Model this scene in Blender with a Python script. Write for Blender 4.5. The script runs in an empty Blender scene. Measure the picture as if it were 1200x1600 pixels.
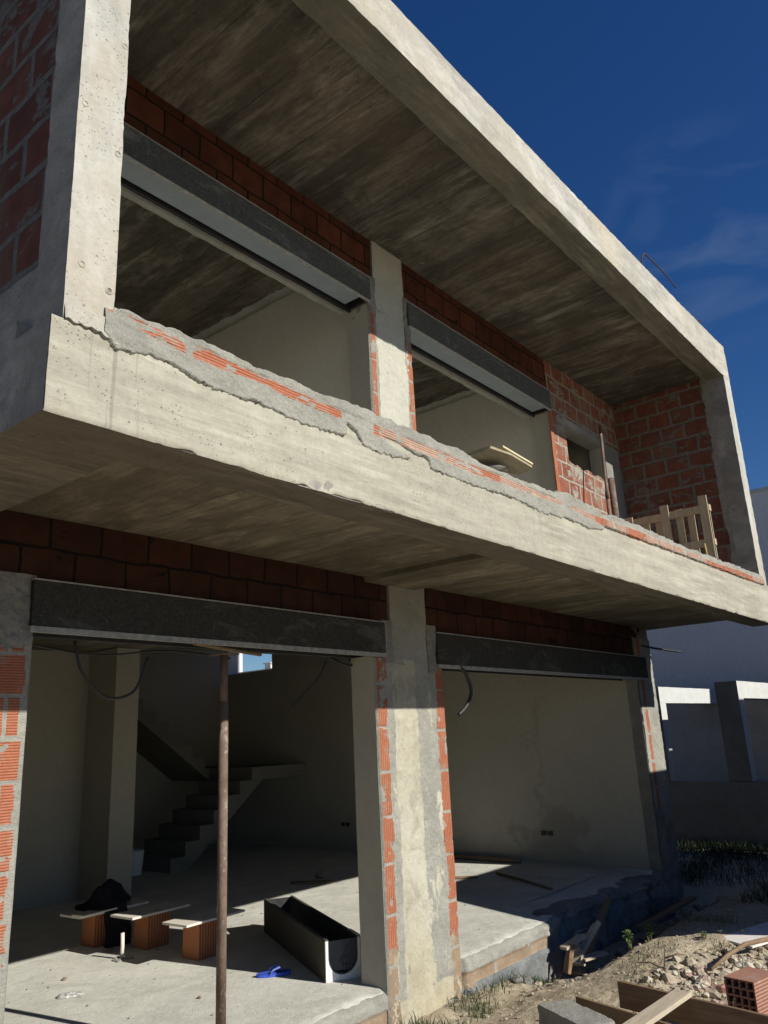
import bpy, math, random
import numpy as np
from mathutils import Matrix, Vector
random.seed(7); rng = np.random.RandomState(11)
S = bpy.context.scene
COL = S.collection

# ------------------------------------------------------------------ camera
cam = bpy.data.cameras.new('camera'); camo = bpy.data.objects.new('camera', cam); COL.objects.link(camo)
right = Vector((0.6337, -0.7722, -0.0464)); down = Vector((0.1840, 0.2088, -0.9605)); fwd = Vector((0.7514, 0.6001, 0.2744))
up = -down; back = -fwd
M = Matrix(((right.x, up.x, back.x), (right.y, up.y, back.y), (right.z, up.z, back.z)))
camo.matrix_world = Matrix.Translation((0, 0, 1.9)) @ M.to_quaternion().to_matrix().to_4x4()
cam.sensor_fit = 'HORIZONTAL'; cam.sensor_width = 36; cam.lens = 36 * 1228.8 / 1200
cam.clip_start = 0.05; cam.clip_end = 2000
S.camera = camo
S.render.resolution_x = 768; S.render.resolution_y = 1024

# ------------------------------------------------------------------ sun, sky
SUN = Vector((0.165, -1.0, 0.585)).normalized()
el = math.asin(SUN.z); az = math.atan2(SUN.x, SUN.y)
sl = bpy.data.lights.new('sun', 'SUN'); sl.energy = 5.0; sl.angle = math.radians(0.53); sl.color = (1.0, 0.955, 0.86)
so = bpy.data.objects.new('sun', sl); COL.objects.link(so)
so.rotation_euler = SUN.to_track_quat('Z', 'Y').to_euler()
w = bpy.data.worlds.new("World"); S.world = w; w.use_nodes = True
nt = w.node_tree; bg = nt.nodes['Background']
sky = nt.nodes.new('ShaderNodeTexSky'); sky.sky_type = 'NISHITA'; sky.sun_disc = False
sky.sun_elevation = el; sky.sun_rotation = az; sky.altitude = 0; sky.air_density = 1.0; sky.dust_density = 0.0; sky.ozone_density = 5.0
bg.inputs['Strength'].default_value = 0.05
# thin wisps of cloud low in the right of the sky
tc = nt.nodes.new('ShaderNodeTexCoord'); mp = nt.nodes.new('ShaderNodeMapping'); mp.inputs['Scale'].default_value = (5, 5, 14)
mp.inputs['Rotation'].default_value = (0.25, 0.1, 0.2)
nz = nt.nodes.new('ShaderNodeTexNoise'); nz.inputs['Scale'].default_value = 1.3; nz.inputs['Detail'].default_value = 7; nz.inputs['Distortion'].default_value = 0.7
cr = nt.nodes.new('ShaderNodeMapRange'); cr.inputs['From Min'].default_value = 0.47; cr.inputs['From Max'].default_value = 0.80
dp = nt.nodes.new('ShaderNodeVectorMath'); dp.operation = 'DOT_PRODUCT'
cd = (right * 510 + down * -425 + fwd * 1228.8).normalized(); dp.inputs[1].default_value = cd
dr = nt.nodes.new('ShaderNodeMapRange'); dr.inputs['From Min'].default_value = 0.990; dr.inputs['From Max'].default_value = 1.0
mu = nt.nodes.new('ShaderNodeMath'); mu.operation = 'MULTIPLY'; mu2 = nt.nodes.new('ShaderNodeMath'); mu2.operation = 'MULTIPLY'; mu2.inputs[1].default_value = 0.22
mx = nt.nodes.new('ShaderNodeMix'); mx.data_type = 'RGBA'; mx.inputs['B'].default_value = (5.2, 6.2, 8.0, 1)
L = nt.links.new
L(tc.outputs['Generated'], mp.inputs['Vector']); L(mp.outputs[0], nz.inputs['Vector']); L(nz.outputs['Fac'], cr.inputs['Value'])
L(tc.outputs['Generated'], dp.inputs[0]); L(dp.outputs['Value'], dr.inputs['Value'])
L(cr.outputs[0], mu.inputs[0]); L(dr.outputs[0], mu.inputs[1]); L(mu.outputs[0], mu2.inputs[0])
hs = nt.nodes.new('ShaderNodeHueSaturation'); hs.inputs['Saturation'].default_value = 1.22; hs.inputs['Hue'].default_value = 0.511; hs.inputs['Value'].default_value = 1.22; L(sky.outputs[0], hs.inputs['Color']); L(hs.outputs[0], mx.inputs['A']); L(mu2.outputs[0], mx.inputs['Factor']); L(mx.outputs['Result'], bg.inputs['Color'])
S.view_settings.view_transform = 'Standard'; S.view_settings.look = 'None'; S.view_settings.gamma = 1
S.view_settings.use_curve_mapping = False; S.view_settings.exposure = 0.30

# ------------------------------------------------------------------ numpy noise
def _h(ix, iy, iz, seed):
    n = (ix * 374761393 + iy * 668265263 + iz * 2147483647 + seed * 1274126177) & 0xffffffff
    n = ((n ^ (n >> 13)) * 1274126177) & 0xffffffff
    n = (n ^ (n >> 16)) & 0xffffffff
    n = (n * 2246822519) & 0xffffffff
    n = n ^ (n >> 15)
    return (n & 0xffffff) / float(0xffffff) * 2 - 1
def vn(p, seed=0):
    p = np.asarray(p, float); i = np.floor(p).astype(np.int64); f = p - i; f = f * f * (3 - 2 * f)
    r = 0
    for a in (0, 1):
        for b in (0, 1):
            for c in (0, 1):
                wgt = (f[..., 0] if a else 1 - f[..., 0]) * (f[..., 1] if b else 1 - f[..., 1]) * (f[..., 2] if c else 1 - f[..., 2])
                r = r + wgt * _h(i[..., 0] + a, i[..., 1] + b, i[..., 2] + c, seed)
    return r
def fbm(p, octv=4, seed=0, lac=2.1, gain=0.5):
    p = np.asarray(p, float); s = 0; a = 1; t = 0
    for k in range(octv):
        s = s + a * vn(p, seed + k * 17); t += a; a *= gain; p = p * lac
    return s / t
def P3(*a):
    return np.stack(np.broadcast_arrays(*[np.asarray(x, float) for x in a]), -1)
def f1(x, scale, seed=0, octv=3):
    x = np.asarray(x, float) * scale
    return fbm(P3(x, x * 0 + seed * 3.7, x * 0), octv, seed)

# ------------------------------------------------------------------ material kit
class MT:
    def __init__(s, name, rough=0.9, spec=0.3):
        s.m = bpy.data.materials.new(name); s.m.use_nodes = True; s.t = s.m.node_tree
        s.b = s.t.nodes['Principled BSDF']; s.b.inputs['Roughness'].default_value = rough
        s.b.inputs['Specular IOR Level'].default_value = spec
        s.co = s.n('TexCoord').outputs['Object']
        s.bumps = []
    def n(s, k, **kw):
        nd = s.t.nodes.new('ShaderNode' + k)
        for a, v in kw.items(): setattr(nd, a, v)
        return nd
    def l(s, a, b): s.t.links.new(a, b)
    def mapv(s, scale=(1, 1, 1), loc=(0, 0, 0), rot=(0, 0, 0), src=None):
        m = s.n('Mapping'); m.inputs['Scale'].default_value = scale; m.inputs['Location'].default_value = loc; m.inputs['Rotation'].default_value = rot
        s.l(src or s.co, m.inputs['Vector']); return m.outputs[0]
    def noise(s, scale, detail=4, rough=0.55, vec=None, dist=0.0):
        n = s.n('TexNoise'); n.inputs['Scale'].default_value = scale; n.inputs['Detail'].default_value = detail
        n.inputs['Roughness'].default_value = rough; n.inputs['Distortion'].default_value = dist
        s.l(vec or s.co, n.inputs['Vector']); return n.outputs['Fac']
    def rng(s, v, a, b, c=0.0, d=1.0):
        m = s.n('MapRange'); s.l(v, m.inputs['Value'])
        for k, x in zip(('From Min', 'From Max', 'To Min', 'To Max'), (a, b, c, d)): m.inputs[k].default_value = x
        return m.outputs[0]
    def math(s, op, a, b=None):
        m = s.n('Math', operation=op)
        for i, x in enumerate((a, b)):
            if x is None: continue
            if isinstance(x, (int, float)): m.inputs[i].default_value = x
            else: s.l(x, m.inputs[i])
        return m.outputs[0]
    def mix(s, fac, a, b, mode='MIX'):
        m = s.n('Mix', data_type='RGBA', blend_type=mode)
        for k, x in (('Factor', fac), ('A', a), ('B', b)):
            if isinstance(x, tuple): m.inputs[k].default_value = (x + (1,))[:4]
            elif isinstance(x, (int, float)): m.inputs[k].default_value = x
            else: s.l(x, m.inputs[k])
        return m.outputs['Result']
    def bump(s, h, dist, strength=1.0):
        s.bumps.append((h, dist, strength))
    def done(s, col, rough=None):
        if isinstance(col, tuple): s.b.inputs['Base Color'].default_value = (col + (1,))[:4]
        else: s.l(col, s.b.inputs['Base Color'])
        if rough is not None: s.l(rough, s.b.inputs['Roughness'])
        prev = None
        for h, d, st in s.bumps:
            b = s.n('Bump'); b.inputs['Distance'].default_value = d; b.inputs['Strength'].default_value = st
            s.l(h, b.inputs['Height'])
            if prev: s.l(prev, b.inputs['Normal'])
            prev = b.outputs[0]
        if prev: s.l(prev, s.b.inputs['Normal'])
        return s.m

def concrete(name, c1, c2, stain=None, st_amt=0.6, streak=None, seam=None, fine=1.0, drips=False, warm=None, bloom=0, st_scale=0.9, hole=0.5):
    """cast concrete: tonal patches, board-direction streaks, seams, pinholes"""
    m = MT(name)
    big = m.rng(m.noise(1.6, 5, 0.6, dist=0.4), 0.35, 0.65)
    col = m.mix(big, c1, c2)
    if streak:
        st = m.rng(m.noise(1.0, 6, 0.65, m.mapv(streak), dist=0.35), 0.34, 0.66)
        col = m.mix(m.math('MULTIPLY', st, 0.75), col, tuple(x * 0.62 for x in c1))
        st2 = m.noise(1.0, 5, 0.6, m.mapv(tuple(x * 2.7 for x in streak), (3, 1, 7)))
        col = m.mix(m.rng(st2, 0.50, 0.72, 0, 0.6), col, tuple(min(1, x * (1.10 if c2[0] > 0.4 else 1.35)) for x in c2))
        m.bump(st2, 0.002, 0.4)
    if stain:
        sn = m.rng(m.noise(st_scale, 6, 0.62, dist=0.8), 0.48, 0.64, 0, st_amt)
        col = m.mix(sn, col, stain)
    if warm:
        wn = m.rng(m.noise(0.8, 5, 0.6, m.mapv((1, 1, 1), (5, 9, 2))), 0.46, 0.66, 0, 0.7)
        col = m.mix(wn, col, warm)
    if seam:   # (horizontal axis spec, width, height, mortar): thin form-board seams
        ax, wd, ht = seam
        sp = m.n('SeparateXYZ'); m.l(m.co, sp.inputs[0]); cb = m.n('CombineXYZ')
        m.l(sp.outputs['XYZ'.index(ax[0])], cb.inputs[0]); m.l(sp.outputs['XYZ'.index(ax[1])], cb.inputs[1])
        wob = m.n('VectorMath', operation='ADD'); wn_ = m.n('TexNoise'); wn_.inputs['Scale'].default_value = 3; m.l(m.co, wn_.inputs['Vector'])
        sc = m.n('VectorMath', operation='SCALE'); sc.inputs['Scale'].default_value = 0.02; m.l(wn_.outputs['Color'], sc.inputs[0])
        m.l(cb.outputs[0], wob.inputs[0]); m.l(sc.outputs[0], wob.inputs[1])
        br = m.n('TexBrick'); br.inputs['Scale'].default_value = 1; br.inputs['Brick Width'].default_value = wd; br.inputs['Row Height'].default_value = ht
        br.inputs['Mortar Size'].default_value = 0.006; br.inputs['Mortar Smooth'].default_value = 0.4; br.inputs['Color1'].default_value = (0.35, 0.35, 0.35, 1)
        br.inputs['Color2'].default_value = (0.75, 0.75, 0.75, 1); br.inputs['Bias'].default_value = 0
        m.l(wob.outputs[0], br.inputs['Vector'])
        g = m.noise(9, 4); gate = m.rng(m.noise(1.1, 2, 0.5, m.mapv((1, 1, 1), (2, 2, 2))), 0.4, 0.55)
        sm = m.math('MULTIPLY', m.math('MULTIPLY', m.math('MULTIPLY', br.outputs['Fac'], gate), m.rng(m.noise(3.3, 5, 0.7), 0.36, 0.50)), 0.9)
        bw = m.n('RGBToBW'); m.l(br.outputs['Color'], bw.inputs[0])
        col = m.mix(0.25, col, m.mix(m.rng(bw.outputs[0], 0.35, 0.75), tuple(x * 0.8 for x in c1), tuple(x * 1.05 for x in c2)))
        col = m.mix(sm, col, tuple(x * 0.4 for x in c1))
        m.bump(br.outputs['Fac'], 0.006, 0.7)
    if bloom:
        bn = m.noise(2.6, 8, 0.75, m.mapv((2.4, 0.6, 1), (7, 2, 5)), dist=0.3); b2 = m.noise(0.9, 3, 0.5, m.mapv((1, 1, 1), (11, 4, 5)))
        bf = m.math('MULTIPLY', m.rng(bn, 0.52, 0.72), m.rng(b2, 0.42, 0.62)); col = m.mix(m.math('MULTIPLY', bf, bloom), col, tuple(x * 1.35 for x in c2))
        bl = m.noise(1.7, 7, 0.72, m.mapv((2.6, 0.42, 1), (21, 3, 5)), dist=0.25); col = m.mix(m.rng(bl, 0.46, 0.58, 0, 0.7), col, tuple(x * 0.75 for x in c1))
        fs = m.noise(1.0, 7, 0.75, m.mapv((34, 1.3, 3), (2, 1, 5)), dist=0.2); col = m.mix(m.rng(fs, 0.50, 0.64, 0, 0.5), col, tuple(x * 0.8 for x in c1))
        bk = m.noise(5.0, 8, 0.8, m.mapv((1.3, 0.7, 1), (1, 12, 5))); col = m.mix(m.rng(bk, 0.54, 0.66, 0, 0.6), col, tuple(x * 0.55 for x in c1))
    gr = m.noise(13, 8, 0.8, m.mapv((1, 1, 1), (2, 6, 1)))
    col = m.mix(m.rng(gr, 0.42, 0.68, 0, 0.42), col, m.mix(1.0, col, (0.66, 0.64, 0.60), 'MULTIPLY'))
    fn = m.noise(38, 6, 0.7)
    col = m.mix(m.rng(fn, 0.3, 0.7, 0, 0.5), col, m.mix(1.0, col, (0.72, 0.72, 0.72), 'MULTIPLY'))
    if drips:
        sx = m.n('SeparateXYZ'); m.l(m.co, sx.inputs[0]); nearc = m.rng(sx.outputs[0], 1.75, 1.55)
        run = m.math('MULTIPLY', m.rng(m.noise(1.0, 2, 0.5, m.mapv((34, 1, 0.5), (3, 0, 0))), 0.585, 0.64), nearc)
        col = m.mix(m.math('MULTIPLY', run, 0.5), col, tuple(x * 0.42 for x in c1))
        dn = m.noise(1.0, 3, 0.5, m.mapv((22, 1, 0.35)))
        gz = m.noise(1.4, 3, 0.5, m.mapv((1, 1, 0.6), (0, 4, 1)))
        dd = m.math('MULTIPLY', m.rng(dn, 0.62, 0.68), m.rng(gz, 0.5, 0.6))
        col = m.mix(m.math('MULTIPLY', dd, 0.35), col, tuple(x * 0.45 for x in c1))
    vo = m.n('TexVoronoi'); vo.inputs['Scale'].default_value = 23; m.l(m.mapv((1, 1, 1), (1, 2, 3)), vo.inputs['Vector'])
    gate = m.rng(m.noise(7, 2), 0.47, 0.54)
    pin = m.math('MULTIPLY', m.rng(vo.outputs['Distance'], 0.13, 0.04), gate)
    v2 = m.n('TexVoronoi'); v2.inputs['Scale'].default_value = 60; m.l(m.mapv((1, 1, 1), (4, 2, 1)), v2.inputs['Vector'])
    pin = m.math('MAXIMUM', pin, m.math('MULTIPLY', m.rng(v2.outputs['Distance'], 0.22, 0.08), m.rng(m.noise(4, 3, 0.6, m.mapv((1, 1, 1), (9, 2, 1))), 0.50, 0.60)))
    col = m.mix(m.math('MULTIPLY', pin, hole), col, tuple(x * 0.3 for x in c1))
    m.bump(m.noise(6, 3, 0.5), 0.006 * fine, 0.5); m.bump(m.noise(26, 6, 0.75), 0.006 * fine, 0.7); m.bump(m.noise(120, 3, 0.7), 0.002 * fine, 0.8); m.bump(m.math('SUBTRACT', 1.0, pin), 0.006, 0.8)
    return m.done(col)

def mortar(name, c1, c2, scale=1.0, bumpd=0.012):
    m = MT(name, 0.95, 0.15)
    a = m.noise(4 * scale, 6, 0.65); col = m.mix(m.rng(a, 0.35, 0.65), c1, c2)
    b = m.noise(90 * scale, 3, 0.8)
    col = m.mix(m.rng(b, 0.35, 0.7, 0, 0.6), col, tuple(x * 0.55 for x in c1))
    m.bump(m.noise(28 * scale, 6, 0.75), bumpd, 1.0); m.bump(b, 0.004, 0.9)
    return m.done(col)

def clay(name, c1, c2, flute=None, period=0.013, dirty=0.25, dirt=(0.33, 0.30, 0.25)):
    """plain fired-clay skin with grooves running across axis `flute`"""
    m = MT(name, 0.9, 0.2)
    a = m.noise(5, 5, 0.6); col = m.mix(m.rng(a, 0.3, 0.7), c1, c2)
    d = m.rng(m.noise(9, 6, 0.7, m.mapv((1, 1, 1), (4, 4, 4))), 0.55, 0.68, 0, dirty * 3 if dirty < 0.33 else 1)
    if flute:
        sp = m.n('SeparateXYZ'); m.l(m.co, sp.inputs[0])
        v = m.math('MULTIPLY', sp.outputs['XYZ'.index(flute)], 2 * math.pi / period)
        s = m.math('SINE', v); s = m.math('POWER', m.math('ABSOLUTE', m.rng(s, -1, 1)), 0.4)
        m.bump(s, period * 0.30, 1.0)
        col = m.mix(m.rng(s, 0.0, 0.5, 0.35, 0.0), col, tuple(x * 0.5 for x in c1))  # shade inside the flutes put into the clay colour
    col = m.mix(d, col, dirt)
    col = m.mix(m.rng(m.noise(60, 3, 0.7), 0.4, 0.7, 0, 0.4), col, tuple(x * 0.6 for x in c1))
    m.bump(m.noise(40, 4, 0.7), 0.004, 0.7)
    return m.done(col)

def brickwall(name, ax, c1, c2, mort, smear=0.5, bw=0.31, rh=0.22, off=(0, 0), ms=0.012, flute=False, over=0.6):
    m = MT(name, 0.92, 0.15)
    sp = m.n('SeparateXYZ'); m.l(m.co, sp.inputs[0]); cb = m.n('CombineXYZ')
    au = m.math('ADD', sp.outputs['XYZ'.index(ax[0])], off[0]); av = m.math('ADD', sp.outputs['XYZ'.index(ax[1])], off[1])
    m.l(au, cb.inputs[0]); m.l(av, cb.inputs[1])
    wn_ = m.n('TexNoise'); wn_.inputs['Scale'].default_value = 4.5; wn_.inputs['Detail'].default_value = 4; m.l(m.co, wn_.inputs['Vector'])
    sb = m.n('VectorMath', operation='SUBTRACT'); sb.inputs[1].default_value = (.5, .5, .5); m.l(wn_.outputs['Color'], sb.inputs[0])
    sc = m.n('VectorMath', operation='SCALE'); sc.inputs['Scale'].default_value = 0.045; m.l(sb.outputs[0], sc.inputs[0])
    wob = m.n('VectorMath', operation='ADD'); m.l(cb.outputs[0], wob.inputs[0]); m.l(sc.outputs[0], wob.inputs[1])
    br = m.n('TexBrick'); br.inputs['Scale'].default_value = 1; br.inputs['Brick Width'].default_value = bw; br.inputs['Row Height'].default_value = rh
    br.inputs['Mortar Size'].default_value = ms; br.inputs['Mortar Smooth'].default_value = 0.25
    br.inputs['Color1'].default_value = c1 + (1,); br.inputs['Color2'].default_value = c2 + (1,); br.inputs['Mortar'].default_value = mort + (1,)
    m.l(wob.outputs[0], br.inputs['Vector'])
    col = br.outputs['Color']
    tone = m.noise(7, 5, 0.6)
    col = m.mix(m.rng(tone, 0.3, 0.7, 0, 0.8), col, m.mix(1.0, col, (0.5, 0.5, 0.5), 'MULTIPLY')); col = m.mix(m.rng(m.noise(2.1, 6, 0.7, m.mapv((1, 1, 1), (8, 1, 4))), 0.5, 0.66, 0, over), col, m.mix(1.0, mort, (0.7, 0.62, 0.55), 'MULTIPLY'))
    s1 = m.noise(3.2, 7, 0.7, m.mapv((1, 1, 1.6), (3, 3, 3)), dist=0.5)
    sm = m.rng(s1, 0.60 - smear * 0.12, 0.63 - smear * 0.10, 0, 0.9)
    mc = m.mix(m.rng(m.noise(20, 4, 0.7), 0.3, 0.7), mort, tuple(x * 0.6 for x in mort))
    nearm = m.math('MAXIMUM', sm, br.outputs['Fac'])
    col = m.mix(nearm, col, mc)
    if flute:
        v = m.math('MULTIPLY', sp.outputs[2], 2 * math.pi / 0.0135); s = m.rng(m.math('SINE', v), -1, 1)
        s = m.math('MULTIPLY', s, m.math('SUBTRACT', 1.0, nearm)); m.bump(s, 0.004, 1.0)
    m.bump(m.math('SUBTRACT', 1.0, br.outputs['Fac']), 0.012, 0.8)
    m.bump(sm, 0.006, 0.6)
    m.bump(m.noise(45, 5, 0.75), 0.005, 0.9)
    return m.done(col)

def plaster(name, c1, c2, damp=None, damp_z=None):
    m = MT(name, 0.9, 0.2)
    a = m.noise(1.5, 5, 0.6); col = m.mix(m.rng(a, 0.3, 0.7), c1, c2)
    col = m.mix(m.rng(m.noise(14, 5, 0.7), 0.4, 0.7, 0, 0.25), col, tuple(x * 0.7 for x in c1))
    if damp:   # damp that has risen from the floor slab: a dark tide line with lobes
        sp = m.n('SeparateXYZ'); m.l(m.co, sp.inputs[0])
        wob = m.noise(2.4, 6, 0.65, dist=0.4)
        yy = m.math('ADD', sp.outputs[1], m.rng(wob, 0.3, 0.7, -0.35, 0.35)); zz = sp.outputs[2]
        lobe = m.math('ADD', m.math('POWER', m.math('DIVIDE', m.math('SUBTRACT', yy, 5.35), 0.52), 2), m.math('POWER', m.math('DIVIDE', m.math('SUBTRACT', zz, 0.25), 0.70), 2))
        f1_ = m.rng(lobe, 1.1, 0.75)
        vline = m.math('ABSOLUTE', m.math('SUBTRACT', yy, 5.52)); f2_ = m.math('MULTIPLY', m.rng(vline, 0.10, 0.03, 0, 0.7), m.rng(m.noise(1.6, 4, 0.6, m.mapv((1, 1, 1), (3, 8, 2))), 0.40, 0.56))
        base = m.math('MULTIPLY', m.rng(m.math('SUBTRACT', zz, m.rng(wob, 0.3, 0.7, 0.0, 0.35)), 0.35, 0.12), 0.6)
        f = m.math('MAXIMUM', m.math('MAXIMUM', f1_, f2_), base)
        col = m.mix(m.math('MULTIPLY', f, 0.42), col, damp)
    m.bump(m.noise(6, 5, 0.6), 0.008, 0.5); m.bump(m.noise(60, 4, 0.7), 0.0012, 0.6)
    return m.done(col)

def wood(name, c1, c2, axis=(1, 12, 12), rough=0.8):
    m = MT(name, rough, 0.2)
    a = m.noise(2.0, 6, 0.6, m.mapv(axis), dist=0.6); col = m.mix(m.rng(a, 0.3, 0.7), c1, c2)
    b = m.noise(9.0, 4, 0.6, m.mapv(axis)); col = m.mix(m.rng(b, 0.5, 0.75, 0, 0.6), col, tuple(x * 0.5 for x in c1))
    m.bump(b, 0.003, 0.8)
    return m.done(col)

def plain(name, c1, c2=None, rough=0.6, spec=0.4, metal=0.0, sc=12, bd=0.002):
    m = MT(name, rough, spec); m.b.inputs['Metallic'].default_value = metal
    c2 = c2 or tuple(x * 0.75 for x in c1)
    n = m.noise(sc, 5, 0.65); col = m.mix(m.rng(n, 0.35, 0.7), c1, c2); m.bump(m.noise(sc * 6, 4, 0.6), bd, 0.6)
    return m.done(col, m.rng(n, 0.3, 0.7, rough, min(1, rough + 0.2)))

# ------------------------------------------------------------------ materials
M_cast = concrete('cast_concrete_cream', (0.40, 0.38, 0.305), (0.50, 0.482, 0.40), stain=(0.36, 0.34, 0.28), st_amt=0.6, streak=(0.9, 3, 13), fine=1.0, drips=True, hole=0.6)
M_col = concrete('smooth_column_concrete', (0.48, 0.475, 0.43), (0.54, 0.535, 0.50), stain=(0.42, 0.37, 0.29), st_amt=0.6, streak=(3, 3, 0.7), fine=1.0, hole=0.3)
M_side = concrete('side_face_concrete', (0.27, 0.26, 0.235), (0.38, 0.37, 0.335), stain=(0.19, 0.18, 0.165), st_amt=0.7, fine=1.6, st_scale=2.2, bloom=0.4)  # darker, mottled concrete for the side faces
M_fascia = concrete('roof_edge_concrete', (0.42, 0.405, 0.36), (0.56, 0.545, 0.50), stain=(0.34, 0.33, 0.28), st_amt=0.6, streak=(1.6, 3, 6), fine=1.0, warm=(0.46, 0.41, 0.31))
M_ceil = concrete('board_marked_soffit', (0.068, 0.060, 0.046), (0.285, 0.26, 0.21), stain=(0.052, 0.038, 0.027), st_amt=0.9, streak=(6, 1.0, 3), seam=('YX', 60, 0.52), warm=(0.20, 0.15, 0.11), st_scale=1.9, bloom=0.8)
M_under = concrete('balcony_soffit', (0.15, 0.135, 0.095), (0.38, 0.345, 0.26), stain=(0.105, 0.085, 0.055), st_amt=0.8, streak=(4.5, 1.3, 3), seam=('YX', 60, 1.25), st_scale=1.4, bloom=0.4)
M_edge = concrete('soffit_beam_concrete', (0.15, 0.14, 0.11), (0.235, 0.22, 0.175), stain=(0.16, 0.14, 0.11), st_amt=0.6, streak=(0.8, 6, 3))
M_floor = concrete('dusty_floor_screed', (0.58, 0.57, 0.51), (0.70, 0.69, 0.62), stain=(0.52, 0.51, 0.45), st_amt=0.7, fine=1.3, st_scale=2.6, hole=0.3)
M_pillar = concrete('cream_pillar_concrete', (0.43, 0.405, 0.315), (0.49, 0.47, 0.385), stain=(0.33, 0.31, 0.25), st_amt=0.8, fine=1.8, warm=(0.45, 0.39, 0.26), st_scale=4.5)
M_pillu = concrete('pale_upper_pillar', (0.46, 0.45, 0.38), (0.50, 0.49, 0.425), stain=(0.40, 0.385, 0.325), st_amt=0.5, fine=1.2, st_scale=3.5)
M_grey = concrete('grey_render', (0.30, 0.29, 0.26), (0.37, 0.36, 0.32), stain=(0.21, 0.20, 0.18), st_amt=0.5)
M_mort = mortar('rough_mortar', (0.29, 0.285, 0.25), (0.39, 0.38, 0.335))
M_mortd = mortar('dark_mortar', (0.22, 0.21, 0.19), (0.33, 0.32, 0.29))
M_bum = mortar('black_bitumen_foundation', (0.11, 0.12, 0.125), (0.27, 0.275, 0.27), 0.8, 0.012)
M_bumd = mortar('dusty_bitumen', (0.17, 0.17, 0.165), (0.34, 0.33, 0.30), 0.7, 0.02)
M_clayh = clay('fluted_clay_brick', (0.35, 0.12, 0.065), (0.41, 0.165, 0.10), 'Z', 0.0135)
M_clayv = clay('upright_clay_brick', (0.34, 0.12, 0.065), (0.40, 0.165, 0.10), 'X', 0.022, dirty=0.2)
M_clayp = clay('dusty_clay_brick', (0.38, 0.23, 0.17), (0.43, 0.30, 0.235), 'Z', 0.0135, dirty=0.33, dirt=(0.44, 0.40, 0.34))
M_clayb = clay('brown_soiled_brick', (0.22, 0.155, 0.105), (0.31, 0.24, 0.17), None, dirty=0.5, dirt=(0.36, 0.31, 0.22))
M_hollow = clay('hollow_brick_clay', (0.42, 0.15, 0.065), (0.46, 0.185, 0.085), 'X', 0.028, dirty=0.08)
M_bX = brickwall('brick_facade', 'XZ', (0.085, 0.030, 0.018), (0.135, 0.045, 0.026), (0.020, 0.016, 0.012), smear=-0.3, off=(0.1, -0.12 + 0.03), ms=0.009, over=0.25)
M_bXl = brickwall('brick_facade_low_shade', 'XZ', (0.050, 0.022, 0.015), (0.085, 0.034, 0.022), (0.016, 0.013, 0.010), smear=-0.1, off=(0.1, -0.09), ms=0.009, over=0.4)  # same brick, deeper shade under the balcony put into its colour
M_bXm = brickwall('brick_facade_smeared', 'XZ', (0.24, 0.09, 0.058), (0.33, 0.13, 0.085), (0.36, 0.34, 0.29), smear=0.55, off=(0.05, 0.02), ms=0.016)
M_bY = brickwall('brick_side_wall', 'YZ', (0.150, 0.056, 0.038), (0.21, 0.08, 0.052), (0.18, 0.165, 0.14), smear=0.4, bw=0.31, rh=0.222, off=(0.08, -0.03), ms=0.020)
M_bYo = brickwall('brick_outer_wall', 'YZ', (0.105, 0.042, 0.032), (0.15, 0.058, 0.042), (0.145, 0.14, 0.13), smear=0.5, bw=0.40, rh=0.235, off=(0.12, 0.02), ms=0.022)
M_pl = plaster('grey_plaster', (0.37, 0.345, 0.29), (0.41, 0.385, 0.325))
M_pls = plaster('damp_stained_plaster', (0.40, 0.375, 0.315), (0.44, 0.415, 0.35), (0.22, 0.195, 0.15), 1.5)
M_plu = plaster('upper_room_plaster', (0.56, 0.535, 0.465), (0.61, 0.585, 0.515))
M_stair = concrete('raw_stair_concrete', (0.20, 0.19, 0.165), (0.26, 0.25, 0.215), fine=1.5)
def board_mat(name, c):
    m = MT(name, 0.95, 0.1)
    col = m.mix(m.rng(m.noise(55, 5, 0.8), 0.35, 0.7), tuple(x * 0.7 for x in c), tuple(x * 1.5 for x in c))
    col = m.mix(m.rng(m.noise(3.5, 7, 0.75, m.mapv((0.5, 1, 1.2)), dist=0.7), 0.54, 0.66, 0, 0.6), col, tuple(x * 3.0 for x in c))
    col = m.mix(m.rng(m.noise(140, 2, 0.6), 0.68, 0.74), col, tuple(min(0.5, x * 6) for x in c))
    sp = m.n('SeparateXYZ'); m.l(m.co, sp.inputs[0]); jx = m.math('PINGPONG', m.math('ADD', sp.outputs[0], 0.45), 0.9)
    col = m.mix(m.rng(jx, 0.004, 0.001, 0, 0.5), col, tuple(x * 2.2 for x in c))
    m.bump(m.noise(60, 5, 0.8), 0.006, 1.0); m.bump(m.noise(4, 4, 0.6), 0.02, 0.5)
    return m.done(col)
M_board = board_mat('insulation_board_shaded', (0.045, 0.044, 0.040)); M_boardu = board_mat('insulation_board_upper', (0.085, 0.085, 0.080))  # first board is darker: the lower boxes' shade sits in its colour
M_alu = plain('grey_sheet_metal', (0.24, 0.28, 0.31), (0.20, 0.235, 0.26), 0.5, 0.5, sc=3, bd=0.0005)
M_lip = plain('pale_metal_edge', (0.34, 0.34, 0.32), (0.18, 0.18, 0.165), 0.5, 0.5, sc=25)
M_blk = plain('black_plastic', (0.018, 0.018, 0.02), (0.03, 0.03, 0.032), 0.45, 0.5)
M_eps = plain('white_foam_casing', (0.80, 0.80, 0.78), (0.66, 0.66, 0.63), 0.85, 0.2, sc=60, bd=0.004)
M_lin = plain('dusty_grey_lining', (0.045, 0.046, 0.048), (0.09, 0.088, 0.082), 0.7, 0.3, sc=9, bd=0.003)
M_tray = plain('charcoal_foam_skin', (0.075, 0.068, 0.055), (0.12, 0.108, 0.085), 0.9, 0.2, sc=50, bd=0.006)
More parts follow.
